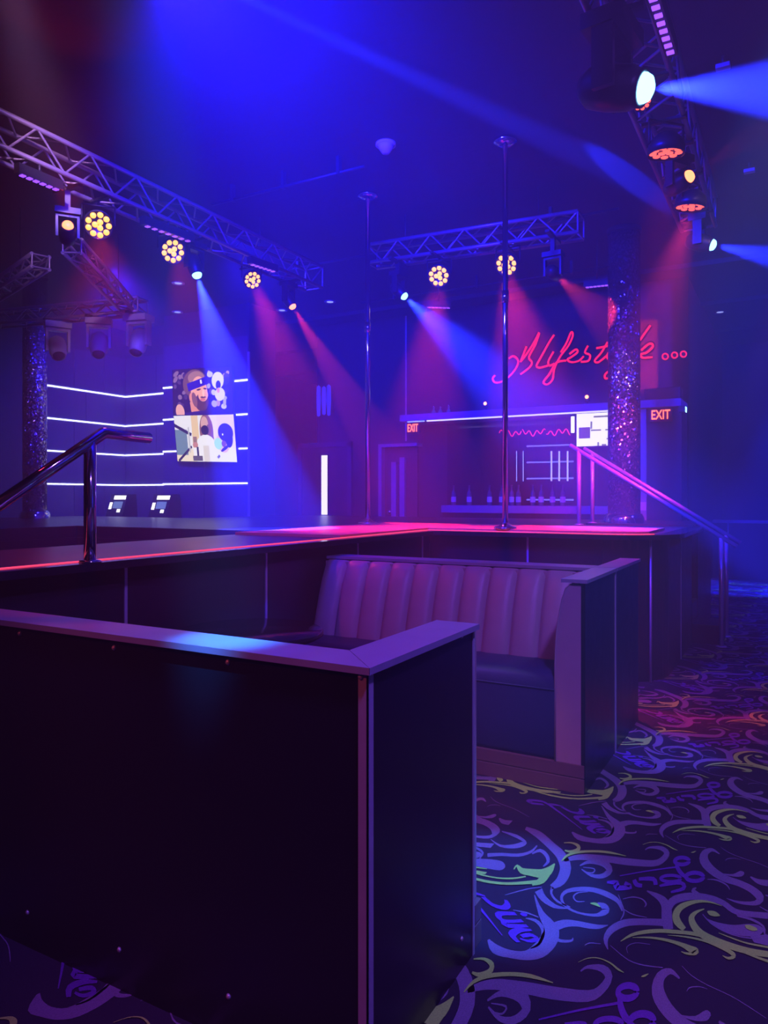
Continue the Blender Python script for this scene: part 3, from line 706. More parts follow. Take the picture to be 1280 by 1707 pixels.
# --- left truss
moving_head('small moving head throwing red light up past the long truss', onX(113, 377, TRX), onX(113, 377, TRX) + Vector((1.6, -1.2, 0.9)), M_LRED, RED, 45, 50, 0.62, top=zb, blend=0.8)
par_can('amber LED par can on the long truss beside the red moving head', onX(164, 375, TRX), onX(164, 375, TRX) + Vector((2.4, -2.0, -1.6)), M_AMB, RED, 230, 40, top=zb, lt=(-3.2, 2.9, 1.1))
par_can('amber LED par can at the middle of the long truss, before the blue moving head', onX(288, 419, TRX - 0.02), onX(288, 419, TRX - 0.02) + Vector((2.6, -1.4, -1.4)), M_AMB, RED, 230, 36, top=zb, lt=(-3.2, 4.0, 1.1))
par_can('amber LED par can near the far end of the long truss', onX(421, 467, TRX - 0.05), onX(421, 467, TRX - 0.05) + Vector((2.6, -1.6, -1.6)), M_AMB, PINK, 1300, 26, s=0.85, top=zb, lt=(-3.2, 5.2, 1.1))
moving_head('moving head sending a blue beam down toward the wall screens', onX(328, 457, TRX), at(425, 780, 6.5), M_LBLUE, SHAFT, 19800, 24, 0.68, top=zb)
moving_head('moving head sending a red beam toward the lit-window door', onX(487, 510, TRX), at(660, 790, 7.7), M_LRED, RED, 1700, 17, 0.62, top=zb)
led_bar('ultraviolet LED bar under the near end of the long truss', onX(32, 290, TRX + 0.12), onX(98, 317, TRX + 0.12), zb)
led_bar('ultraviolet LED bar under the middle of the long truss', onX(240, 375, TRX + 0.12), onX(318, 403, TRX + 0.12), zb)
led_bar('ultraviolet LED bar under the far end of the long truss', onX(418, 440, TRX + 0.18), onX(458, 453, TRX + 0.18), to=(TRX + 0.12, onX(438, 446, TRX + 0.18).y, zb))
# --- middle truss
def zm_at(px):
    x = onY(px, 450, 6.8).x; u = (x - e0.x) / (e1.x - e0.x)
    return e0.z + (e1.z - 0.02 - e0.z) * u - 0.095 - 0.019 + 0.008
par_can('amber LED par can under the short truss, away from the poles', onY(731, 460, 6.8), onY(731, 460, 6.8) + Vector((0.6, -2.6, -1.6)), M_AMB, PINK, 1500, 34, top=zm_at(731), lt=(-2.9, 5.8, 1.1), across='Y')
par_can('amber LED par can under the short truss, behind a dance pole', onY(844, 441, 6.8), onY(844, 441, 6.8) + Vector((-0.2, -2.6, -1.6)), M_AMB, PINK, 1700, 40, top=zm_at(844), lt=(-1.7, 6.1, 1.1), across='Y')
moving_head('moving head throwing a wide blue beam toward the red neon script', onY(673, 493, 6.8), at(860, 665, 7.0), M_LBLUE, SHAFT, 13200, 30, 0.62, top=zm_at(673), blend=0.9, across='Y')
moving_head('moving head sending a red beam across the mosaic column', onY(927, 459, 6.8), onY(1075, 590, 10.5), M_LRED, RED, 2000, 16, 0.6, top=zm_at(927), across='Y')
led_bar('ultraviolet LED bar hung over the left of the bar', onY(712, 512, 8.6), onY(750, 513, 8.6), CEILZ)
led_bar('ultraviolet LED bar hung beside the mosaic column', onY(976, 479, 8.6), onY(1014, 475, 8.6), CEILZ)
# --- right truss
RX = -0.72
moving_head('large moving head casting a broad blue beam over the carpet aisle', onX(1068, 147, -0.655), onX(1068, 147, -0.655) + Vector((CS, SN, 0)) * 1.0 - Vector((-SN, CS, 0)) * 0.75 + Vector((0, 0, -0.42)), M_LBLUE, SHAFT, 15000, 26, 1.05, top=zb - 0.012)
par_can('red LED par can on the aisle truss, tucked below the large moving head', onX(1069, 170, RX - 0.05), onX(1069, 170, RX) + Vector((0.2, -1.0, -2.0)), M_AMBR, RED, 0, s=0.5, top=zb - 0.012)
par_can('red LED par can tilted down at the middle of the aisle truss', onX(1110, 254, RX), onX(1110, 254, RX) + Vector((-0.1, 0.1, -2.0)), M_AMBR, RED, 120, 45, top=zb - 0.012)
moving_head('moving head with an orange lens near the end of the aisle truss', at(1147, 295, 4.95), at(1147, 295, 4.95) + Vector((1.4, -0.9, 0.25)), M_LRED, RED, 40, 22, 0.62, top=zb - 0.012)
par_can('red LED par can tilted down at the far end of the aisle truss', onX(1150, 344, -0.685), onX(1150, 344, -0.685) + Vector((-0.25, 0.1, -2.0)), M_AMBR, PINK, 1500, 36, top=zb - 0.012, lt=(-1.75, 8.1, 1.6))
moving_head('small moving head beyond the aisle truss sending a blue beam aside', at(1185, 408, 6.2), at(1185, 408, 6.2) + Vector((CS, SN, 0)) * 1.0 - Vector((-SN, CS, 0)) * 0.7 + Vector((0, 0, -0.5)), M_LBLUE, SHAFT, 6600, 24, 0.7, top=zb)
led_bar('glowing bar standing for a bright glint on the aisle truss chord', onX(1086, -10, -0.57), onX(1119, 92, -0.57), to=(-0.62, onX(1103, 42, -0.57).y, ZT - 0.13))  # bright reflection on the truss chord, built as a glowing bar
# --- pale moving heads on the triangular frame
for px, py, tx, lb in ((96, 568, 0.5, 'pale moving head turned aside, hanging farthest from the wall screens'), (165, 560, 0.2, 'pale moving head hanging between the other two on the truss bar'), (231, 552, -0.1, 'pale moving head facing forward, hanging closest to the wall screens')):
    r_ = (px - CX) / FOC
    u_ = [k / 400 for k in range(401)]
    def sx(p): return (p.x * CS + p.y * SN) / (-p.x * SN + p.y * CS)
    hp = min((v3 + (v1 - v3) * u for u in u_), key=lambda p: abs(sx(p) - r_))
    dd = Vector((SN * 0.4 + tx, -CS * 0.45, -1.0)).normalized()
    c = Vector((hp.x, hp.y, zt_ - 0.08 - 0.019 + 0.01 - 0.33)) + dd * 0.14
    moving_head(lb, c, c + dd, mat('dark_lens', (0.05, 0.05, 0.07), 0.1), BLUE, 0, 10, 1.0, body=M_FIXG, top=zt_ - 0.089, lit=False, across='Y', group='pale moving heads')
# --- unseen overhead beams from the truss above the camera's view: blue shafts through the haze at the top
moving_head('moving head high over the stage front sending narrow blue shafts', at(285, -60, 3.2), at(930, 240, 5.8), M_LBLUE, SHAFT, 60000, 3.4, 0.8, top=CEILZ, blend=0.4)
lamp_spot('beam_lamp', at(292, -45, 3.2), at(640, 240, 5.7), SHAFT, 24000, 3.0, 0.5, 0.02)

# pools of coloured light on floor and stage, from lamps above
lamp_spot('blue_floor_pool', (0.6, 2.6, 4.2), onZ(825, 1475, 0), (0.02, 0.16, 1.0), 2600, 12, 0.5, 0.04)
lamp_spot('blue_floor_pool', (0.6, 4.6, 4.2), onZ(1085, 1250, 0), (0.02, 0.08, 1.0), 1400, 11, 0.7, 0.04)
lamp_spot('pink_floor_pool', (0.4, 5.4, 4.2), onZ(1095, 1172, 0), (1.0, 0.10, 0.25), 420, 9, 0.7, 0.04)
lamp_spot('amber_floor_pool', (-1.6, 0.6, 4.2), onZ(865, 1300, 0), (1.0, 0.35, 0.15), 160, 10, 0.8, 0.04)
lamp_spot('blue_floor_pool', (0.6, 9.0, 4.2), (-0.7, 12.3, 0.2), (0.012, 0.03, 1.0), 13000, 20, 0.8, 0.04)
lamp_spot('blue_ledge_spot', (-0.9, 0.4, 4.2), onZ(385, 1070, 1.0), (0.01, 0.20, 1.0), 6500, 6, 0.9, 0.04)

# ================================================================== SCREENS
def picture(name, base, shapes, strength):
    m = bpy.data.materials.new(name); m.use_nodes = True; t = m.node_tree
    for n in list(t.nodes): t.nodes.remove(n)
    out = t.nodes.new('ShaderNodeOutputMaterial'); em = t.nodes.new('ShaderNodeEmission'); em.inputs[1].default_value = strength
    t.links.new(em.outputs[0], out.inputs[0])
    tc = t.nodes.new('ShaderNodeTexCoord'); cur = None
    rgb = t.nodes.new('ShaderNodeRGB'); rgb.outputs[0].default_value = (*base, 1); cur = rgb.outputs[0]
    for kind, cx, cy, rx, ry, ang, col in shapes:
        mp = t.nodes.new('ShaderNodeMapping'); mp.vector_type = 'TEXTURE'
        mp.inputs[1].default_value = (cx, 0, cy); mp.inputs[2].default_value = (0, R(-ang), 0); mp.inputs[3].default_value = (rx, 1, ry)
        t.links.new(tc.outputs['Object'], mp.inputs[0])
        ml = t.nodes.new('ShaderNodeVectorMath'); ml.operation = 'MULTIPLY'; ml.inputs[1].default_value = (1, 0, 1); t.links.new(mp.outputs[0], ml.inputs[0])
        lt = t.nodes.new('ShaderNodeMath'); lt.operation = 'LESS_THAN'; lt.inputs[1].default_value = 1.0
        if kind == 'e':
            ln = t.nodes.new('ShaderNodeVectorMath'); ln.operation = 'LENGTH'; t.links.new(ml.outputs[0], ln.inputs[0]); t.links.new(ln.outputs['Value'], lt.inputs[0])
        else:
            ab = t.nodes.new('ShaderNodeVectorMath'); ab.operation = 'ABSOLUTE'; t.links.new(ml.outputs[0], ab.inputs[0])
            sx = t.nodes.new('ShaderNodeSeparateXYZ'); t.links.new(ab.outputs[0], sx.inputs[0])
            mxn = t.nodes.new('ShaderNodeMath'); mxn.operation = 'MAXIMUM'; t.links.new(sx.outputs[0], mxn.inputs[0]); t.links.new(sx.outputs[2], mxn.inputs[1]); t.links.new(mxn.outputs[0], lt.inputs[0])
        mx = t.nodes.new('ShaderNodeMix'); mx.data_type = 'RGBA'; t.links.new(lt.outputs[0], mx.inputs[0]); t.links.new(cur, mx.inputs[6]); mx.inputs[7].default_value = (*col, 1)
        cur = mx.outputs[2]
    t.links.new(cur, em.inputs[0]); return m
def crowd(seed, n, x0, x1, y0, y1, cols):
    r = random.Random(seed)
    return [('e', r.uniform(x0, x1), r.uniform(y0, y1), r.uniform(0.03, 0.07), r.uniform(0.03, 0.06), r.uniform(0, 90), r.choice(cols)) for _ in range(n)]
skin = (0.85, 0.36, 0.22); skin2 = (0.72, 0.25, 0.14)
dk = [(0.03, 0.015, 0.06), (0.06, 0.03, 0.10), (0.10, 0.05, 0.14)]
lt_ = [(0.55, 0.50, 0.75), (0.42, 0.36, 0.62), (0.25, 0.16, 0.35), (0.03, 0.02, 0.25), (0.45, 0.25, 0.25)]
w1, h1 = 1.22, 0.72
pic1 = picture('screen_player', (0.012, 0.006, 0.03), crowd(1, 14, -0.58, -0.32, -0.3, 0.3, dk + [(0.22, 0.12, 0.2)]) + crowd(2, 22, 0.12, 0.55, -0.32, 0.3, lt_ + dk) + [
    ('e', 0.33, 0.16, 0.12, 0.13, 0, (0.72, 0.66, 0.90)), ('e', 0.34, 0.09, 0.05, 0.07, 0, (0.02, 0.01, 0.06)), ('e', 0.37, -0.05, 0.10, 0.10, 20, (0.70, 0.62, 0.82)), ('e', 0.34, 0.01, 0.03, 0.04, 0, skin2),
    ('e', -0.46, -0.30, 0.09, 0.12, 20, (0.75, 0.35, 0.25)),
    ('e', -0.14, 0.13, 0.25, 0.22, 0, (0.15, 0.06, 0.05)), ('e', -0.11, 0.22, 0.17, 0.10, 0, (0.34, 0.16, 0.11)),
    ('r', -0.10, -0.25, 0.13, 0.12, 10, skin2), ('e', -0.05, -0.02, 0.17, 0.26, 6, skin), ('e', 0.00, -0.16, 0.14, 0.14, 8, (0.09, 0.03, 0.03)), ('e', 0.03, -0.05, 0.10, 0.10, 0, skin),
    ('e', 0.02, -0.12, 0.055, 0.022, 0, (0.62, 0.16, 0.13)), ('e', 0.03, -0.085, 0.06, 0.014, 0, (0.10, 0.03, 0.03)),
    ('e', -0.22, -0.08, 0.04, 0.07, 0, skin2), ('e', -0.15, -0.12, 0.05, 0.12, 16, (0.22, 0.08, 0.06)),
    ('r', -0.08, 0.125, 0.215, 0.062, 14, (0.012, 0.006, 0.42)), ('r', -0.01, 0.155, 0.018, 0.03, 10, (0.75, 0.75, 0.85)),
    ('e', -0.06, 0.035, 0.045, 0.014, 8, (0.05, 0.02, 0.02)), ('e', 0.07, 0.045, 0.035, 0.013, -6, (0.05, 0.02, 0.02)), ('e', 0.035, -0.02, 0.022, 0.06, 4, (0.95, 0.50, 0.36)),
    ('r', -0.12, -0.34, 0.24, 0.04, 4, (0.02, 0.01, 0.12))], 1.9)
cream = (0.95, 0.80, 0.52); wht = (0.95, 0.92, 0.86)
pic2 = picture('screen_mask_pair', cream, [
    ('r', -0.36, 0.12, 0.30, 0.28, 0, (0.90, 0.88, 0.80)), ('r', -0.18, 0.10, 0.07, 0.26, 0, (0.88, 0.62, 0.26)), ('r', 0.45, 0.2, 0.18, 0.2, 0, (0.92, 0.72, 0.58)),
    ('r', -0.49, -0.06, 0.13, 0.20, 0, (0.16, 0.26, 0.30)), ('r', -0.45, 0.14, 0.20, 0.025, -24, (0.02, 0.015, 0.02)), ('r', -0.43, -0.24, 0.19, 0.02, 38, (0.02, 0.015, 0.02)), ('r', -0.32, -0.02, 0.015, 0.2, 0, (0.55, 0.55, 0.5)),
    ('e', 0.05, 0.12, 0.14, 0.26, 0, (0.30, 0.12, 0.07)), ('e', 0.02, 0.22, 0.075, 0.12, 0, (0.75, 0.42, 0.30)), ('r', 0.14, 0.0, 0.05, 0.22, 6, (0.26, 0.10, 0.06)),
    ('e', 0.02, -0.22, 0.24, 0.28, 0, wht), ('r', 0.02, -0.25, 0.06, 0.14, 0, (0.80, 0.72, 0.60)), ('e', 0.02, 0.13, 0.08, 0.075, 0, (0.02, 0.015, 0.02)),
    ('r', -0.20, -0.02, 0.04, 0.05, 0, (0.35, 0.20, 0.10)), ('e', -0.20, -0.10, 0.055, 0.045, 0, (0.62, 0.26, 0.16)), ('r', -0.18, -0.22, 0.07, 0.08, 0, wht), ('r', -0.16, -0.21, 0.02, 0.08, 0, (0.03, 0.03, 0.03)), ('r', -0.17, -0.31, 0.10, 0.04, 0, (0.12, 0.10, 0.10)),
    ('e', 0.42, -0.36, 0.24, 0.26, 0, wht), ('e', 0.37, -0.06, 0.13, 0.16, 10, (0.85, 0.52, 0.38)), ('e', 0.43, 0.09, 0.15, 0.14, -18, (0.03, 0.022, 0.07)), ('e', 0.49, -0.0, 0.075, 0.14, 0, (0.03, 0.02, 0.06)),
    ('e', 0.27, -0.08, 0.08, 0.09, 20, (0.45, 0.85, 0.78)), ('e', 0.38, -0.08, 0.045, 0.05, 0, (0.22, 0.08, 0.06)), ('e', 0.40, -0.15, 0.10, 0.025, 30, (0.04, 0.03, 0.03)), ('e', 0.37, 0.06, 0.014, 0.016, 0, wht), ('r', 0.26, -0.28, 0.03, 0.02, 40, (0.2, 0.16, 0.14))], 1.5)
def tv(label, cx, cy, tiltx, roll, pm):
    c = onY(cx, cy, YB - 0.16)
    t = thing('wall_screen', label, 'television', c, 'televisions on the panelled wall')
    t.rotation_euler = (R(tiltx), R(roll), 0)
    MB().bbox(-w1 / 2 - 0.012, w1 / 2 + 0.012, 0.003, 0.05, -h1 / 2 - 0.012, h1 / 2 + 0.012, 0.004).build('bezel', M_FIX, t)
    s = MB().box(-w1 / 2, w1 / 2, 0.0, 0.004, -h1 / 2, h1 / 2).build('screen', pm, t)
    MB().box(-0.2, 0.2, 0.05, 0.12, -0.15, 0.15).build('wall_mount', M_FIX, t)
tv('upper television on the panelled wall, showing a bearded player in a headband', 336, 653, 4, 2, pic1)
tv('lower television on the panelled wall, showing two people in face masks', 341, 731, 9, 2, pic2)

def text_mesh(txt, size, depth=0.004):
    cu = bpy.data.curves.new('lettering', 'FONT'); cu.body = txt; cu.size = size; cu.align_x = 'CENTER'; cu.align_y = 'CENTER'; cu.extrude = depth; cu.offset = size * 0.012
    ob = bpy.data.objects.new('lettering', cu); COL.objects.link(ob)
    dg = bpy.context.evaluated_depsgraph_get(); me = bpy.data.meshes.new_from_object(ob.evaluated_get(dg))
    bpy.data.objects.remove(ob); bpy.data.curves.remove(cu); return me
def exit_sign(label, c, wid, hgt, yaw=0):
    t = thing('exit_sign', label, 'exit sign', c, 'red exit signs'); t.rotation_euler = (0, 0, yaw)
    MB().bbox(-wid / 2, wid / 2, 0.0, 0.06, -hgt / 2, hgt / 2, 0.006).build('housing', mat('exit_red', (0.25, 0.02, 0.02), 0.4), t)
    me = text_mesh('EXIT', hgt * 1.02); me.materials.clear(); me.materials.append(glow('exit_letters', (1.0, 0.16, 0.06), 3.2))
    o = bpy.data.objects.new('lettering', me); COL.objects.link(o); o.parent = t; o.location = (0, -0.006, 0); o.rotation_euler = (R(90), 0, 0); o.scale = (wid * 0.86 / max(me.vertices[0].co.x * 0 + max(v.co.x for v in me.vertices) * 2, 0.01), 1, 1)
    return t

# ================================================================== BAR
YBAR = 9.95
bl, br = onY(666, 697, YBAR), onY(1135, 678, YBAR)
can = thing('bar_canopy', 'lavender bar canopy with a blue-white light line under its front edge', 'canopy', (bl.x, YBAR, 2.5))
part('soffit', MB().bbox(bl.x, br.x, YBAR, YW - 0.01, 2.545, 2.645, 0.006), M_SOFFIT, can)
part('led_strip', MB().box(bl.x + 0.45, br.x - 0.6, YBAR + 0.01, YBAR + 0.035, 2.525, 2.545), glow('canopy_led', (0.45, 0.42, 1.0), 2.6), can)
part('led_strip', MB().box(bl.x + 0.12, bl.x + 0.4, YBAR + 0.02, YBAR + 0.05, 2.53, 2.545), M_LEDB, can)
bb = thing('back_bar', 'dark mirrored back bar under the canopy, its reflected LED lines built as glowing strips', 'bar', (-3.2, YW, 0))
xs = [bl.x + 0.5 + k * 0.58 for k in range(6)]
for k, (a, b) in enumerate(zip(xs, xs[1:])):
    part('mirror_panel', MB().box(a + 0.006, b - 0.006, YW - 0.03, YW - 0.01, 0.9, 2.53), M_GLASSB, bb)
a, b = onY(742, 845, YW - 0.3), onY(925, 845, YW - 0.3)
bc = thing('back_bar_counter', 'dark back bar counter with a lavender top holding bottles', 'counter', (a.x, YW - 0.3, 0))
part('counter_top', MB().bbox(a.x, b.x + 0.85, YW - 0.45, YW - 0.16, 1.16, 1.27, 0.006), mat('counter_top', (0.30, 0.24, 0.34), 0.3), bc)
part('counter_front', MB().box(a.x, b.x + 0.85, YW - 0.40, YW - 0.16, 0.0, 1.16), M_LAM, bc)
for py in (744, 771, 798, 833):  # LED lines reflected in the mirror, built as glowing ledges
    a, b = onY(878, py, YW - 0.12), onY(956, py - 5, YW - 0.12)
    sh = part('reflected_line', MB().box(a.x, b.x, YW - 0.12, YW - 0.03, a.z - 0.012, a.z + 0.012), M_GLASSB, bb)
    sub('led_strip', MB().box(a.x, b.x, YW - 0.128, YW - 0.12, a.z - 0.010, a.z + 0.010), glow('reflected_led', (0.16, 0.18, 1.0), 1.6), sh, bb)
for px in (845, 861, 872, 919, 932, 946):  # upright strands of the mirrored LED lines, built as glowing tubes
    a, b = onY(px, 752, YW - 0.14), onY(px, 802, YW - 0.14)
    part('reflected_strand', MB().tube((a.x, YW - 0.14, a.z), (a.x, YW - 0.14, b.z), 0.012 if px > 900 else 0.005, 6), glow('reflected_white', (0.5, 0.5, 1.0), 1.4) if px > 900 else M_LEDB, bb)
# bottles
bmb = MB().lathe([(0, 0), (0.036, 0), (0.038, 0.01), (0.038, 0.17), (0.03, 0.2), (0.014, 0.225), (0.013, 0.285), (0.016, 0.287), (0.016, 0.30), (0, 0.30)], 14)
gl = mat('bottle_glass', (0.10, 0.09, 0.12), 0.08, spec=0.8); lbm = mat('bottle_label', (0.7, 0.68, 0.7), 0.6)
o = bmb.build('glass', gl); bme = o.data; bpy.data.objects.remove(o)
o = MB().lathe([(0.0386, 0.05), (0.0386, 0.13)], 14).build('paper_label', lbm); lme = o.data; bpy.data.objects.remove(o)
for px in (756, 782, 816, 836, 853, 864, 888, 902, 921, 938):
    c = onY(px, 835, YW - 0.28)
    t = thing('bottle', 'liquor bottle standing on the back bar counter', 'bottle', (c.x, c.y, 1.27), 'bottles on the back bar counter')
    shared('glass', bme, t); shared('paper_label', lme, t)
# menu screen
a, b = onY(961, 690, YBAR + 0.05), onY(1058, 740, YBAR + 0.05)
mw, mh = b.x - a.x, 0.44
zc = 2.30
grey = (0.20, 0.18, 0.20); vio = (0.12, 0.06, 0.30)
mshape = [('r', -0.36 * mw, -0.04, 0.10 * mw, 0.075, 0, vio), ('r', -0.24 * mw, 0.06, 0.012, 0.05, 0, grey), ('r', -0.16 * mw, -0.01, 0.09 * mw, 0.010, 0, grey), ('r', 0.12 * mw, -0.01, 0.12 * mw, 0.010, 0, grey), ('r', -0.06 * mw, 0.17, 0.14 * mw, 0.012, 0, grey),
          ('r', 0.3 * mw, 0.12, 0.1 * mw, 0.012, 0, grey), ('r', 0.1 * mw, -0.13, 0.08 * mw, 0.010, 0, grey), ('r', -0.12 * mw, -0.20, 0.012, 0.03, 0, grey), ('r', -0.02 * mw, -0.21, 0.03, 0.012, 0, grey), ('r', 0.3 * mw, -0.16, 0.09 * mw, 0.010, 0, grey)]
mpic = picture('menu_picture', (1.0, 0.97, 0.98), mshape, 1.5)
t = thing('menu_screen', 'bright white menu screen hanging under the canopy behind the column', 'television', ((a.x + b.x) / 2, YBAR + 0.05, zc))
MB().bbox(-mw / 2 - 0.012, mw / 2 + 0.012, 0.004, 0.05, -mh / 2 - 0.012, mh / 2 + 0.012, 0.004).build('bezel', M_FIX, t)
MB().box(-mw / 2, mw / 2, 0.0, 0.004, -mh / 2, mh / 2).build('screen', mpic, t)
c = onY(954.5, 705, YBAR + 0.066)
t = thing('light_tube', 'short white upright light tube beside the menu screen', 'light', (c.x, YBAR + 0.066, 2.4))
part('tube', MB().tube((c.x, YBAR + 0.066, 2.27), (c.x, YBAR + 0.066, 2.49), 0.024, 10), M_WHITE, t)
part('cap', MB().tube((c.x, YBAR + 0.066, 2.49), (c.x, YBAR + 0.066, 2.545), 0.027, 10), M_FIX, t)
# pier at the right end of the bar
pa, pb = onY(1078, 760, YBAR + 0.1), onY(1124, 760, YBAR + 0.1)
pier = thing('bar_pier', 'dark wall pier at the right end of the bar, under the exit sign', 'pillar', (pa.x, YBAR + 0.1, 0))
part('body', MB().box(pa.x, -1.26, YBAR + 0.1, YW - 0.01, 0, 2.54), M_WALL, pier)
part('edge_trim', MB().box(pa.x - 0.07, pa.x, YBAR + 0.06, YBAR + 0.16, 0.9, 2.54), mat('pale_trim', (0.42, 0.38, 0.45), 0.5), pier)
part('notice', MB().box(pa.x - 0.12, pa.x - 0.0, YBAR + 0.055, YBAR + 0.06, onY(1070, 851, YBAR).z, onY(1070, 837, YBAR).z), mat('notice_card', (0.8, 0.6, 0.7), 0.6), pier)
exit_sign('red exit sign on the dark pier at the right end of the bar', onY(1101, 692, YBAR + 0.03), 0.27, 0.165)
exit_sign('red exit sign under the left end of the bar canopy, by the doorway', onY(688, 714, YBAR + 0.12), 0.215, 0.165)
sp = thing('loudspeaker', 'black loudspeaker lying on the right end of the canopy', 'speaker', (onY(1106, 664, YBAR + 0.2).x, YBAR + 0.2, 2.645))
x0 = sp.location.x
part('cabinet', MB().bbox(x0 - 0.22, x0 + 0.22, YBAR + 0.06, YBAR + 0.36, 2.645, 2.80, 0.01), M_FIX, sp)
part('grille', MB().box(x0 - 0.20, x0 + 0.20, YBAR + 0.05, YBAR + 0.06, 2.66, 2.785), mat('speaker_grille', (0.03, 0.03, 0.035), 0.7, bump=0.6, bscale=180), sp)
c = onY(1134, 683, YBAR - 0.05)
fl = thing('flood_light', 'small blue flood light on the end of the bar canopy', 'light', c)
part('housing', MB().box(c.x - 0.02, c.x + 0.06, c.y - 0.03, c.y + 0.05, c.z - 0.03, c.z + 0.04), M_FIX, fl)
part('lens', MB().box(c.x + 0.062, c.x + 0.07, c.y - 0.05, c.y + 0.05, c.z - 0.035, c.z + 0.03), M_LBLUE, fl)
for px, py, lb in ((810, 674, 'tiny red pin spot on the canopy, by the tail of the neon script'), (979, 664, 'tiny red pin spot on the canopy, above the white menu screen')):
    c = onY(px, py, YBAR + 0.1)
    t = thing('pin_spot', lb, 'light', (c.x, c.y, 2.645), 'pin spots on the canopy')
    part('body', MB().lathe([(0, 0.1), (0.03, 0.1), (0.036, 0.02), (0.036, 0.0), (0, 0)], 14, Matrix.Translation((c.x, c.y, 2.68)) @ Matrix.Rotation(R(0), 4, 'X')), M_FIX, t)
    part('lens', MB().lathe([(0.026, 0), (0.02, 0.012), (0, 0.016)], 12, Matrix.Translation((c.x, c.y - 0.036, 2.745)) @ Matrix.Rotation(R(90), 4, 'X')), glow('pin_lens', (1.0, 0.3, 0.12), 5), t)
    part('foot', MB().tube((c.x, c.y, 2.645), (c.x, c.y, 2.70), 0.01, 8), M_FIX, t)
for k, px in enumerate((723, 734, 748)):
    c = onY(px, 692, YBAR + 0.12)
    t = thing('glass_ornament', 'small green glass ornament on the left of the canopy', 'ornament', (c.x, c.y, 2.645), 'green glass ornaments')
    part('body', MB().lathe([(0, 0), (0.03, 0), (0.035, 0.03), (0.012, 0.07), (0.016, 0.1), (0, 0.105)], 12, Matrix.Translation((c.x, c.y, 2.645))), mat('green_glass', (0.2, 0.7, 0.35), 0.1), t)
    part('stopper', MB().lathe([(0.012, 0.1), (0.018, 0.115), (0, 0.13)], 10, Matrix.Translation((c.x, c.y, 2.645))), M_CHROME, t)
# pink neon reflected in the back bar mirror, built as glowing tubes
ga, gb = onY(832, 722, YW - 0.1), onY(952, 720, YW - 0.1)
gt = thing('reflected_neon', 'reflection of pink neon in the mirrored back bar, built as glowing tubes', 'neon reflection', ((ga.x + gb.x) / 2, YW - 0.1, ga.z))
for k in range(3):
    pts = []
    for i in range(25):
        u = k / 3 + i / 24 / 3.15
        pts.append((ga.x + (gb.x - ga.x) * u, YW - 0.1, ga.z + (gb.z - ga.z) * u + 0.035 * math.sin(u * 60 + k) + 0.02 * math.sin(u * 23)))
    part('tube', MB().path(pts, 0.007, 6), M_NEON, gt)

# ------------------------------------------------------------------ neon script on the wall
ns = thing('neon_sign', 'red neon script reading A lifestyle with three rings, on the wall above the bar', 'neon sign', onY(985, 600, YW - 0.05))
LT = {
 'letter_a': [[(90,375),(75,395),(90,418),(130,412),(180,375),(218,325),(225,285),(198,262),(172,276)], [(350,122),(318,185),(272,255),(243,292)], [(352,125),(325,200),(290,268),(308,300),(290,332),(240,370)], [(240,297),(275,205)]],
 'letter_l': [[(440,135),(410,180),(360,270),(335,318),(352,330),(378,325),(402,318)]],
 'letter_i': [[(436,235),(406,290),(412,318),(440,306)]],
 'letter_f': [[(478,240),(512,185),(540,120),(550,140),(524,200),(472,270),(440,340),(430,400),(398,430),(376,415),(410,370),(452,302),(510,288)]],
 'letter_e': [[(530,250),(568,222),(578,238),(545,265),(518,282),(542,298),(585,290),(615,262)]],
 'letter_s': [[(640,200),(622,240),(652,256),(642,290),(598,296)]],
 'letter_t': [[(757,178),(720,240),(680,288),(702,298),(752,258)], [(690,215),(770,200)]],
 'letter_y': [[(770,225),(752,265),(775,285),(815,255),(836,220)], [(836,220),(812,300),(775,378),(745,395),(742,370),(790,330),(850,275)]],
 'letter_l_tall': [[(1010,80),(950,165),(895,250),(890,282),(915,282)]],
 'letter_e_end': [[(955,228),(1005,188),(1026,203),(990,240),(952,252),(965,272),(1022,268)]],
}
def sp2(x, y, dy=0.0): return onY(800 + x / 3.556, 520 + y / 3.556, YW - 0.045 - dy)
M_CHAN = mat('sign_backing', (0.03, 0.01, 0.02), 0.5)
for nm, strokes in LT.items():
    back = MB(); tube = MB()
    for st in strokes:
        q = crspline([(x, y, 0) for x, y in st], 4)
        tube.path([sp2(v.x, v.y, 0.03) for v in q], 0.0145, 6)
        back.path([sp2(v.x - 3, v.y - 4) for v in q], 0.030, 6)
    lo = part('letter', tube, M_NEON, ns, 'red neon letter'); sub('backing', back, M_CHAN, lo, ns)
for x, y in ((1098, 264), (1153, 256), (1206, 250)):
    pts = [sp2(x + 17 * math.cos(2 * math.pi * k / 16), y + 17 * math.sin(2 * math.pi * k / 16), 0.03) for k in range(16)]
    lo = part('ring', MB().path(pts, 0.010, 6, closed=True), M_NEON, ns, 'red neon ring')
    c = sp2(x, y); sub('backing', MB().tube((c.x, YW - 0.05, c.z), (c.x, YW - 0.002, c.z), 0.055, 16), M_CHAN, lo, ns)

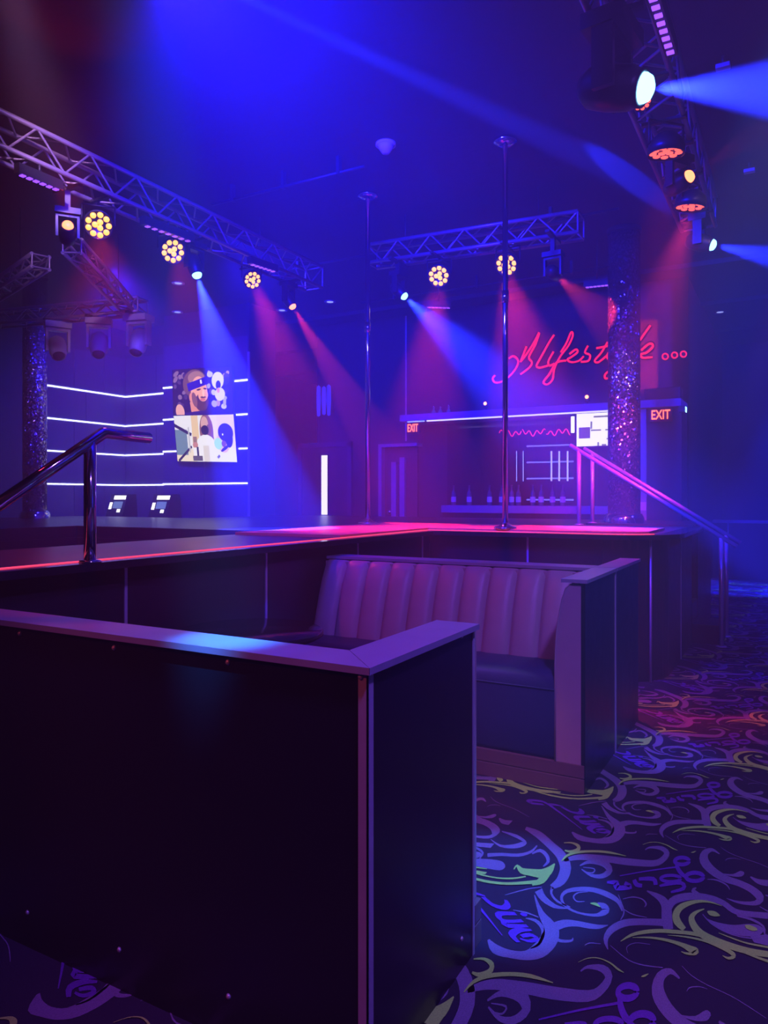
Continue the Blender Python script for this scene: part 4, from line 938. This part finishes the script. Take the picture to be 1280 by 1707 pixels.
# wall lamp with glass tubes
c = onY(541, 668, YW - 0.06)
wl_ = thing('wall_lamp', 'wall lamp of blue-lit glass tubes above the slot-window door', 'wall lamp', c)
part('back_plate', MB().bbox(c.x - 0.16, c.x + 0.16, c.y + 0.03, c.y + 0.058, c.z - 0.22, c.z + 0.22, 0.006), M_FIX, wl_)
for dx, hh in ((-0.11, 0.27), (0.0, 0.25), (0.10, 0.27)):
    part('glass_tube', MB().lathe([(0.0, -hh), (0.03, -hh + 0.02), (0.04, 0), (0.035, hh - 0.03), (0.0, hh)], 14, Matrix.Translation((c.x + dx, c.y - 0.02, c.z))), glow('blue_tube', (0.03, 0.04, 1.0), 0.9), wl_)  # blue light reflected by the glass, given as a glow

# ------------------------------------------------------------------ cash machines by the LED wall
def kiosk(px, label):
    c = onY(px, 840, 8.55); zt = onY(px, 824, 8.55).z
    t = thing('cash_machine', label, 'cash machine', (c.x, c.y, 0), 'cash machines at the LED wall')
    x, y = c.x, c.y
    part('cabinet', MB().bbox(x - 0.2, x + 0.2, y - 0.16, y + 0.18, 0, 1.02, 0.015), M_FIX, t)
    part('head', MB().add([(x - 0.2, y - 0.16, 1.02), (x + 0.2, y - 0.16, 1.02), (x + 0.2, y + 0.18, 1.02), (x - 0.2, y + 0.18, 1.02), (x - 0.19, y - 0.02, zt), (x + 0.19, y - 0.02, zt), (x + 0.19, y + 0.16, zt), (x - 0.19, y + 0.16, zt)], [[3, 2, 1, 0], [4, 5, 6, 7], [0, 1, 5, 4], [1, 2, 6, 5], [2, 3, 7, 6], [3, 0, 4, 7]]), M_FIX, t)
    def face(x0, x1, u0, u1, e=0.006):
        y0_, y1_ = y - 0.16 + 0.14 * u0, y - 0.16 + 0.14 * u1
        z0_, z1_ = 1.02 + (zt - 1.02) * u0, 1.02 + (zt - 1.02) * u1
        b = MB(); vs = [(x + x0, y0_ - e, z0_), (x + x1, y0_ - e, z0_), (x + x1, y1_ - e, z1_), (x + x0, y1_ - e, z1_)]
        vs += [(a, b_ + e * 0.8, c_) for a, b_, c_ in vs]
        return b.add(vs, [[0, 1, 2, 3], [7, 6, 5, 4], [0, 4, 5, 1], [1, 5, 6, 2], [2, 6, 7, 3], [3, 7, 4, 0]])
    part('header_light', face(-0.10, 0.17, 0.80, 0.95), glow('kiosk_white', (1, 0.98, 0.92), 3.0), t)
    part('side_light', face(-0.17, -0.11, 0.42, 0.68), MATS['kiosk_white'], t)
    part('display', face(-0.08, 0.13, 0.45, 0.72), glow('kiosk_display', (0.25, 0.38, 0.5), 0.7), t)
    part('card_slot', face(0.04, 0.11, 0.30, 0.42), MATS['kiosk_white'], t)
    kp = MB()
    for k in range(4): kp.box(x - 0.11 + k * 0.07, x - 0.07 + k * 0.07, y - 0.168, y - 0.16, 0.965, 1.005)
    part('keypad', kp, glow('kiosk_keys', (0.7, 0.7, 1.0), 1.8), t)
kiosk(201, 'black cash machine by the LED-striped alcove wall, away from the screens')
kiosk(273, 'black cash machine by the LED-striped wall, directly beside the screens')

# ================================================================== CEILING THINGS
c = at(643, 249, FOC * (CEILZ - 0.05 - CAMZ) / (HY - 249))
sd = thing('smoke_detector', 'round pale smoke detector on the ceiling above the stage', 'smoke detector', (c.x, c.y, CEILZ - 0.03))
part('base', MB().lathe([(0.0, -0.02), (0.085, -0.02), (0.085, 0.0), (0, 0.0)], 24, Matrix.Translation((c.x, c.y, CEILZ))), mat('detector_plastic', (0.75, 0.55, 0.6), 0.5), sd)
part('sensor', MB().lathe([(0.0, -0.085), (0.03, -0.085), (0.055, -0.05), (0.07, -0.02), (0, -0.02)], 24, Matrix.Translation((c.x, c.y, CEILZ))), MATS['detector_plastic'], sd)
for px, py, lb in ((297, 474, 'dim ceiling downlight next to the blue moving head of the long truss'), (296, 522, 'dim ceiling downlight above the wall screens'), (470, 519, 'dim ceiling downlight between the wall screens and the slot-window door'),
                   (550, 505, 'dim ceiling downlight above the slot-window door'), (735, 575, 'dim ceiling downlight above the left end of the bar canopy'), (1200, 522, 'dim ceiling downlight beyond the mosaic column, over the far aisle')):
    D = FOC * (CEILZ - 0.02 - CAMZ) / (HY - min(py, 530)); c = at(px, py, D)
    t = thing('downlight', lb, 'downlight', (c.x, c.y, CEILZ), 'ceiling downlights')
    part('trim_ring', MB().lathe([(0.05, -0.005), (0.085, -0.012), (0.09, 0.0), (0.05, 0.0)], 20, Matrix.Translation((c.x, c.y, CEILZ))), M_ALU, t)
    part('lens', MB().lathe([(0.0, -0.012), (0.05, -0.008), (0.055, -0.002), (0.0, -0.002)], 16, Matrix.Translation((c.x, c.y, CEILZ))), glow('downlight_lens', (0.4, 0.45, 1.0), 1.2), t)
for k, (x0, x1, y) in enumerate(((-4.9, -3.2, 5.4), (-6.0, -1.5, 7.4), (-5.5, -1.9, 9.2))):
    t = thing('conduit', ('short dark conduit on the ceiling near the smoke detector', 'thin dark conduit crossing the ceiling behind the short truss', 'thin dark conduit crossing the ceiling ahead of the bar')[k], 'conduit', ((x0 + x1) / 2, y, CEILZ - 0.14))
    part('pipe', MB().tube((x0, y, CEILZ - 0.14), (x1, y, CEILZ - 0.14), 0.014, 8), M_FIX, t)
    for u in (0.15, 0.5, 0.85):
        x = x0 + (x1 - x0) * u
        part('strap', MB().box(x - 0.015, x + 0.015, y - 0.025, y + 0.025, CEILZ - 0.16, CEILZ), M_FIX, t)
for px, py, lb in ((1205, 110, 'pale ceiling emergency light above the carpet aisle, close to the aisle truss'), (1249, 284, 'pale ceiling emergency light above the carpet aisle, toward the far wall')):
    D = FOC * (CEILZ - 0.07 - CAMZ) / (HY - py); c = at(px, py, D)
    t = thing('ceiling_box', lb, 'light', (c.x, c.y, CEILZ))
    part('cover', MB().bbox(c.x - 0.045, c.x + 0.045, c.y - 0.03, c.y + 0.03, CEILZ - 0.09, CEILZ - 0.06, 0.006), mat('pale_box', (0.6, 0.5, 0.6), 0.5), t)
    part('stem', MB().tube((c.x, c.y, CEILZ - 0.06), (c.x, c.y, CEILZ), 0.012, 8), M_FIX, t)
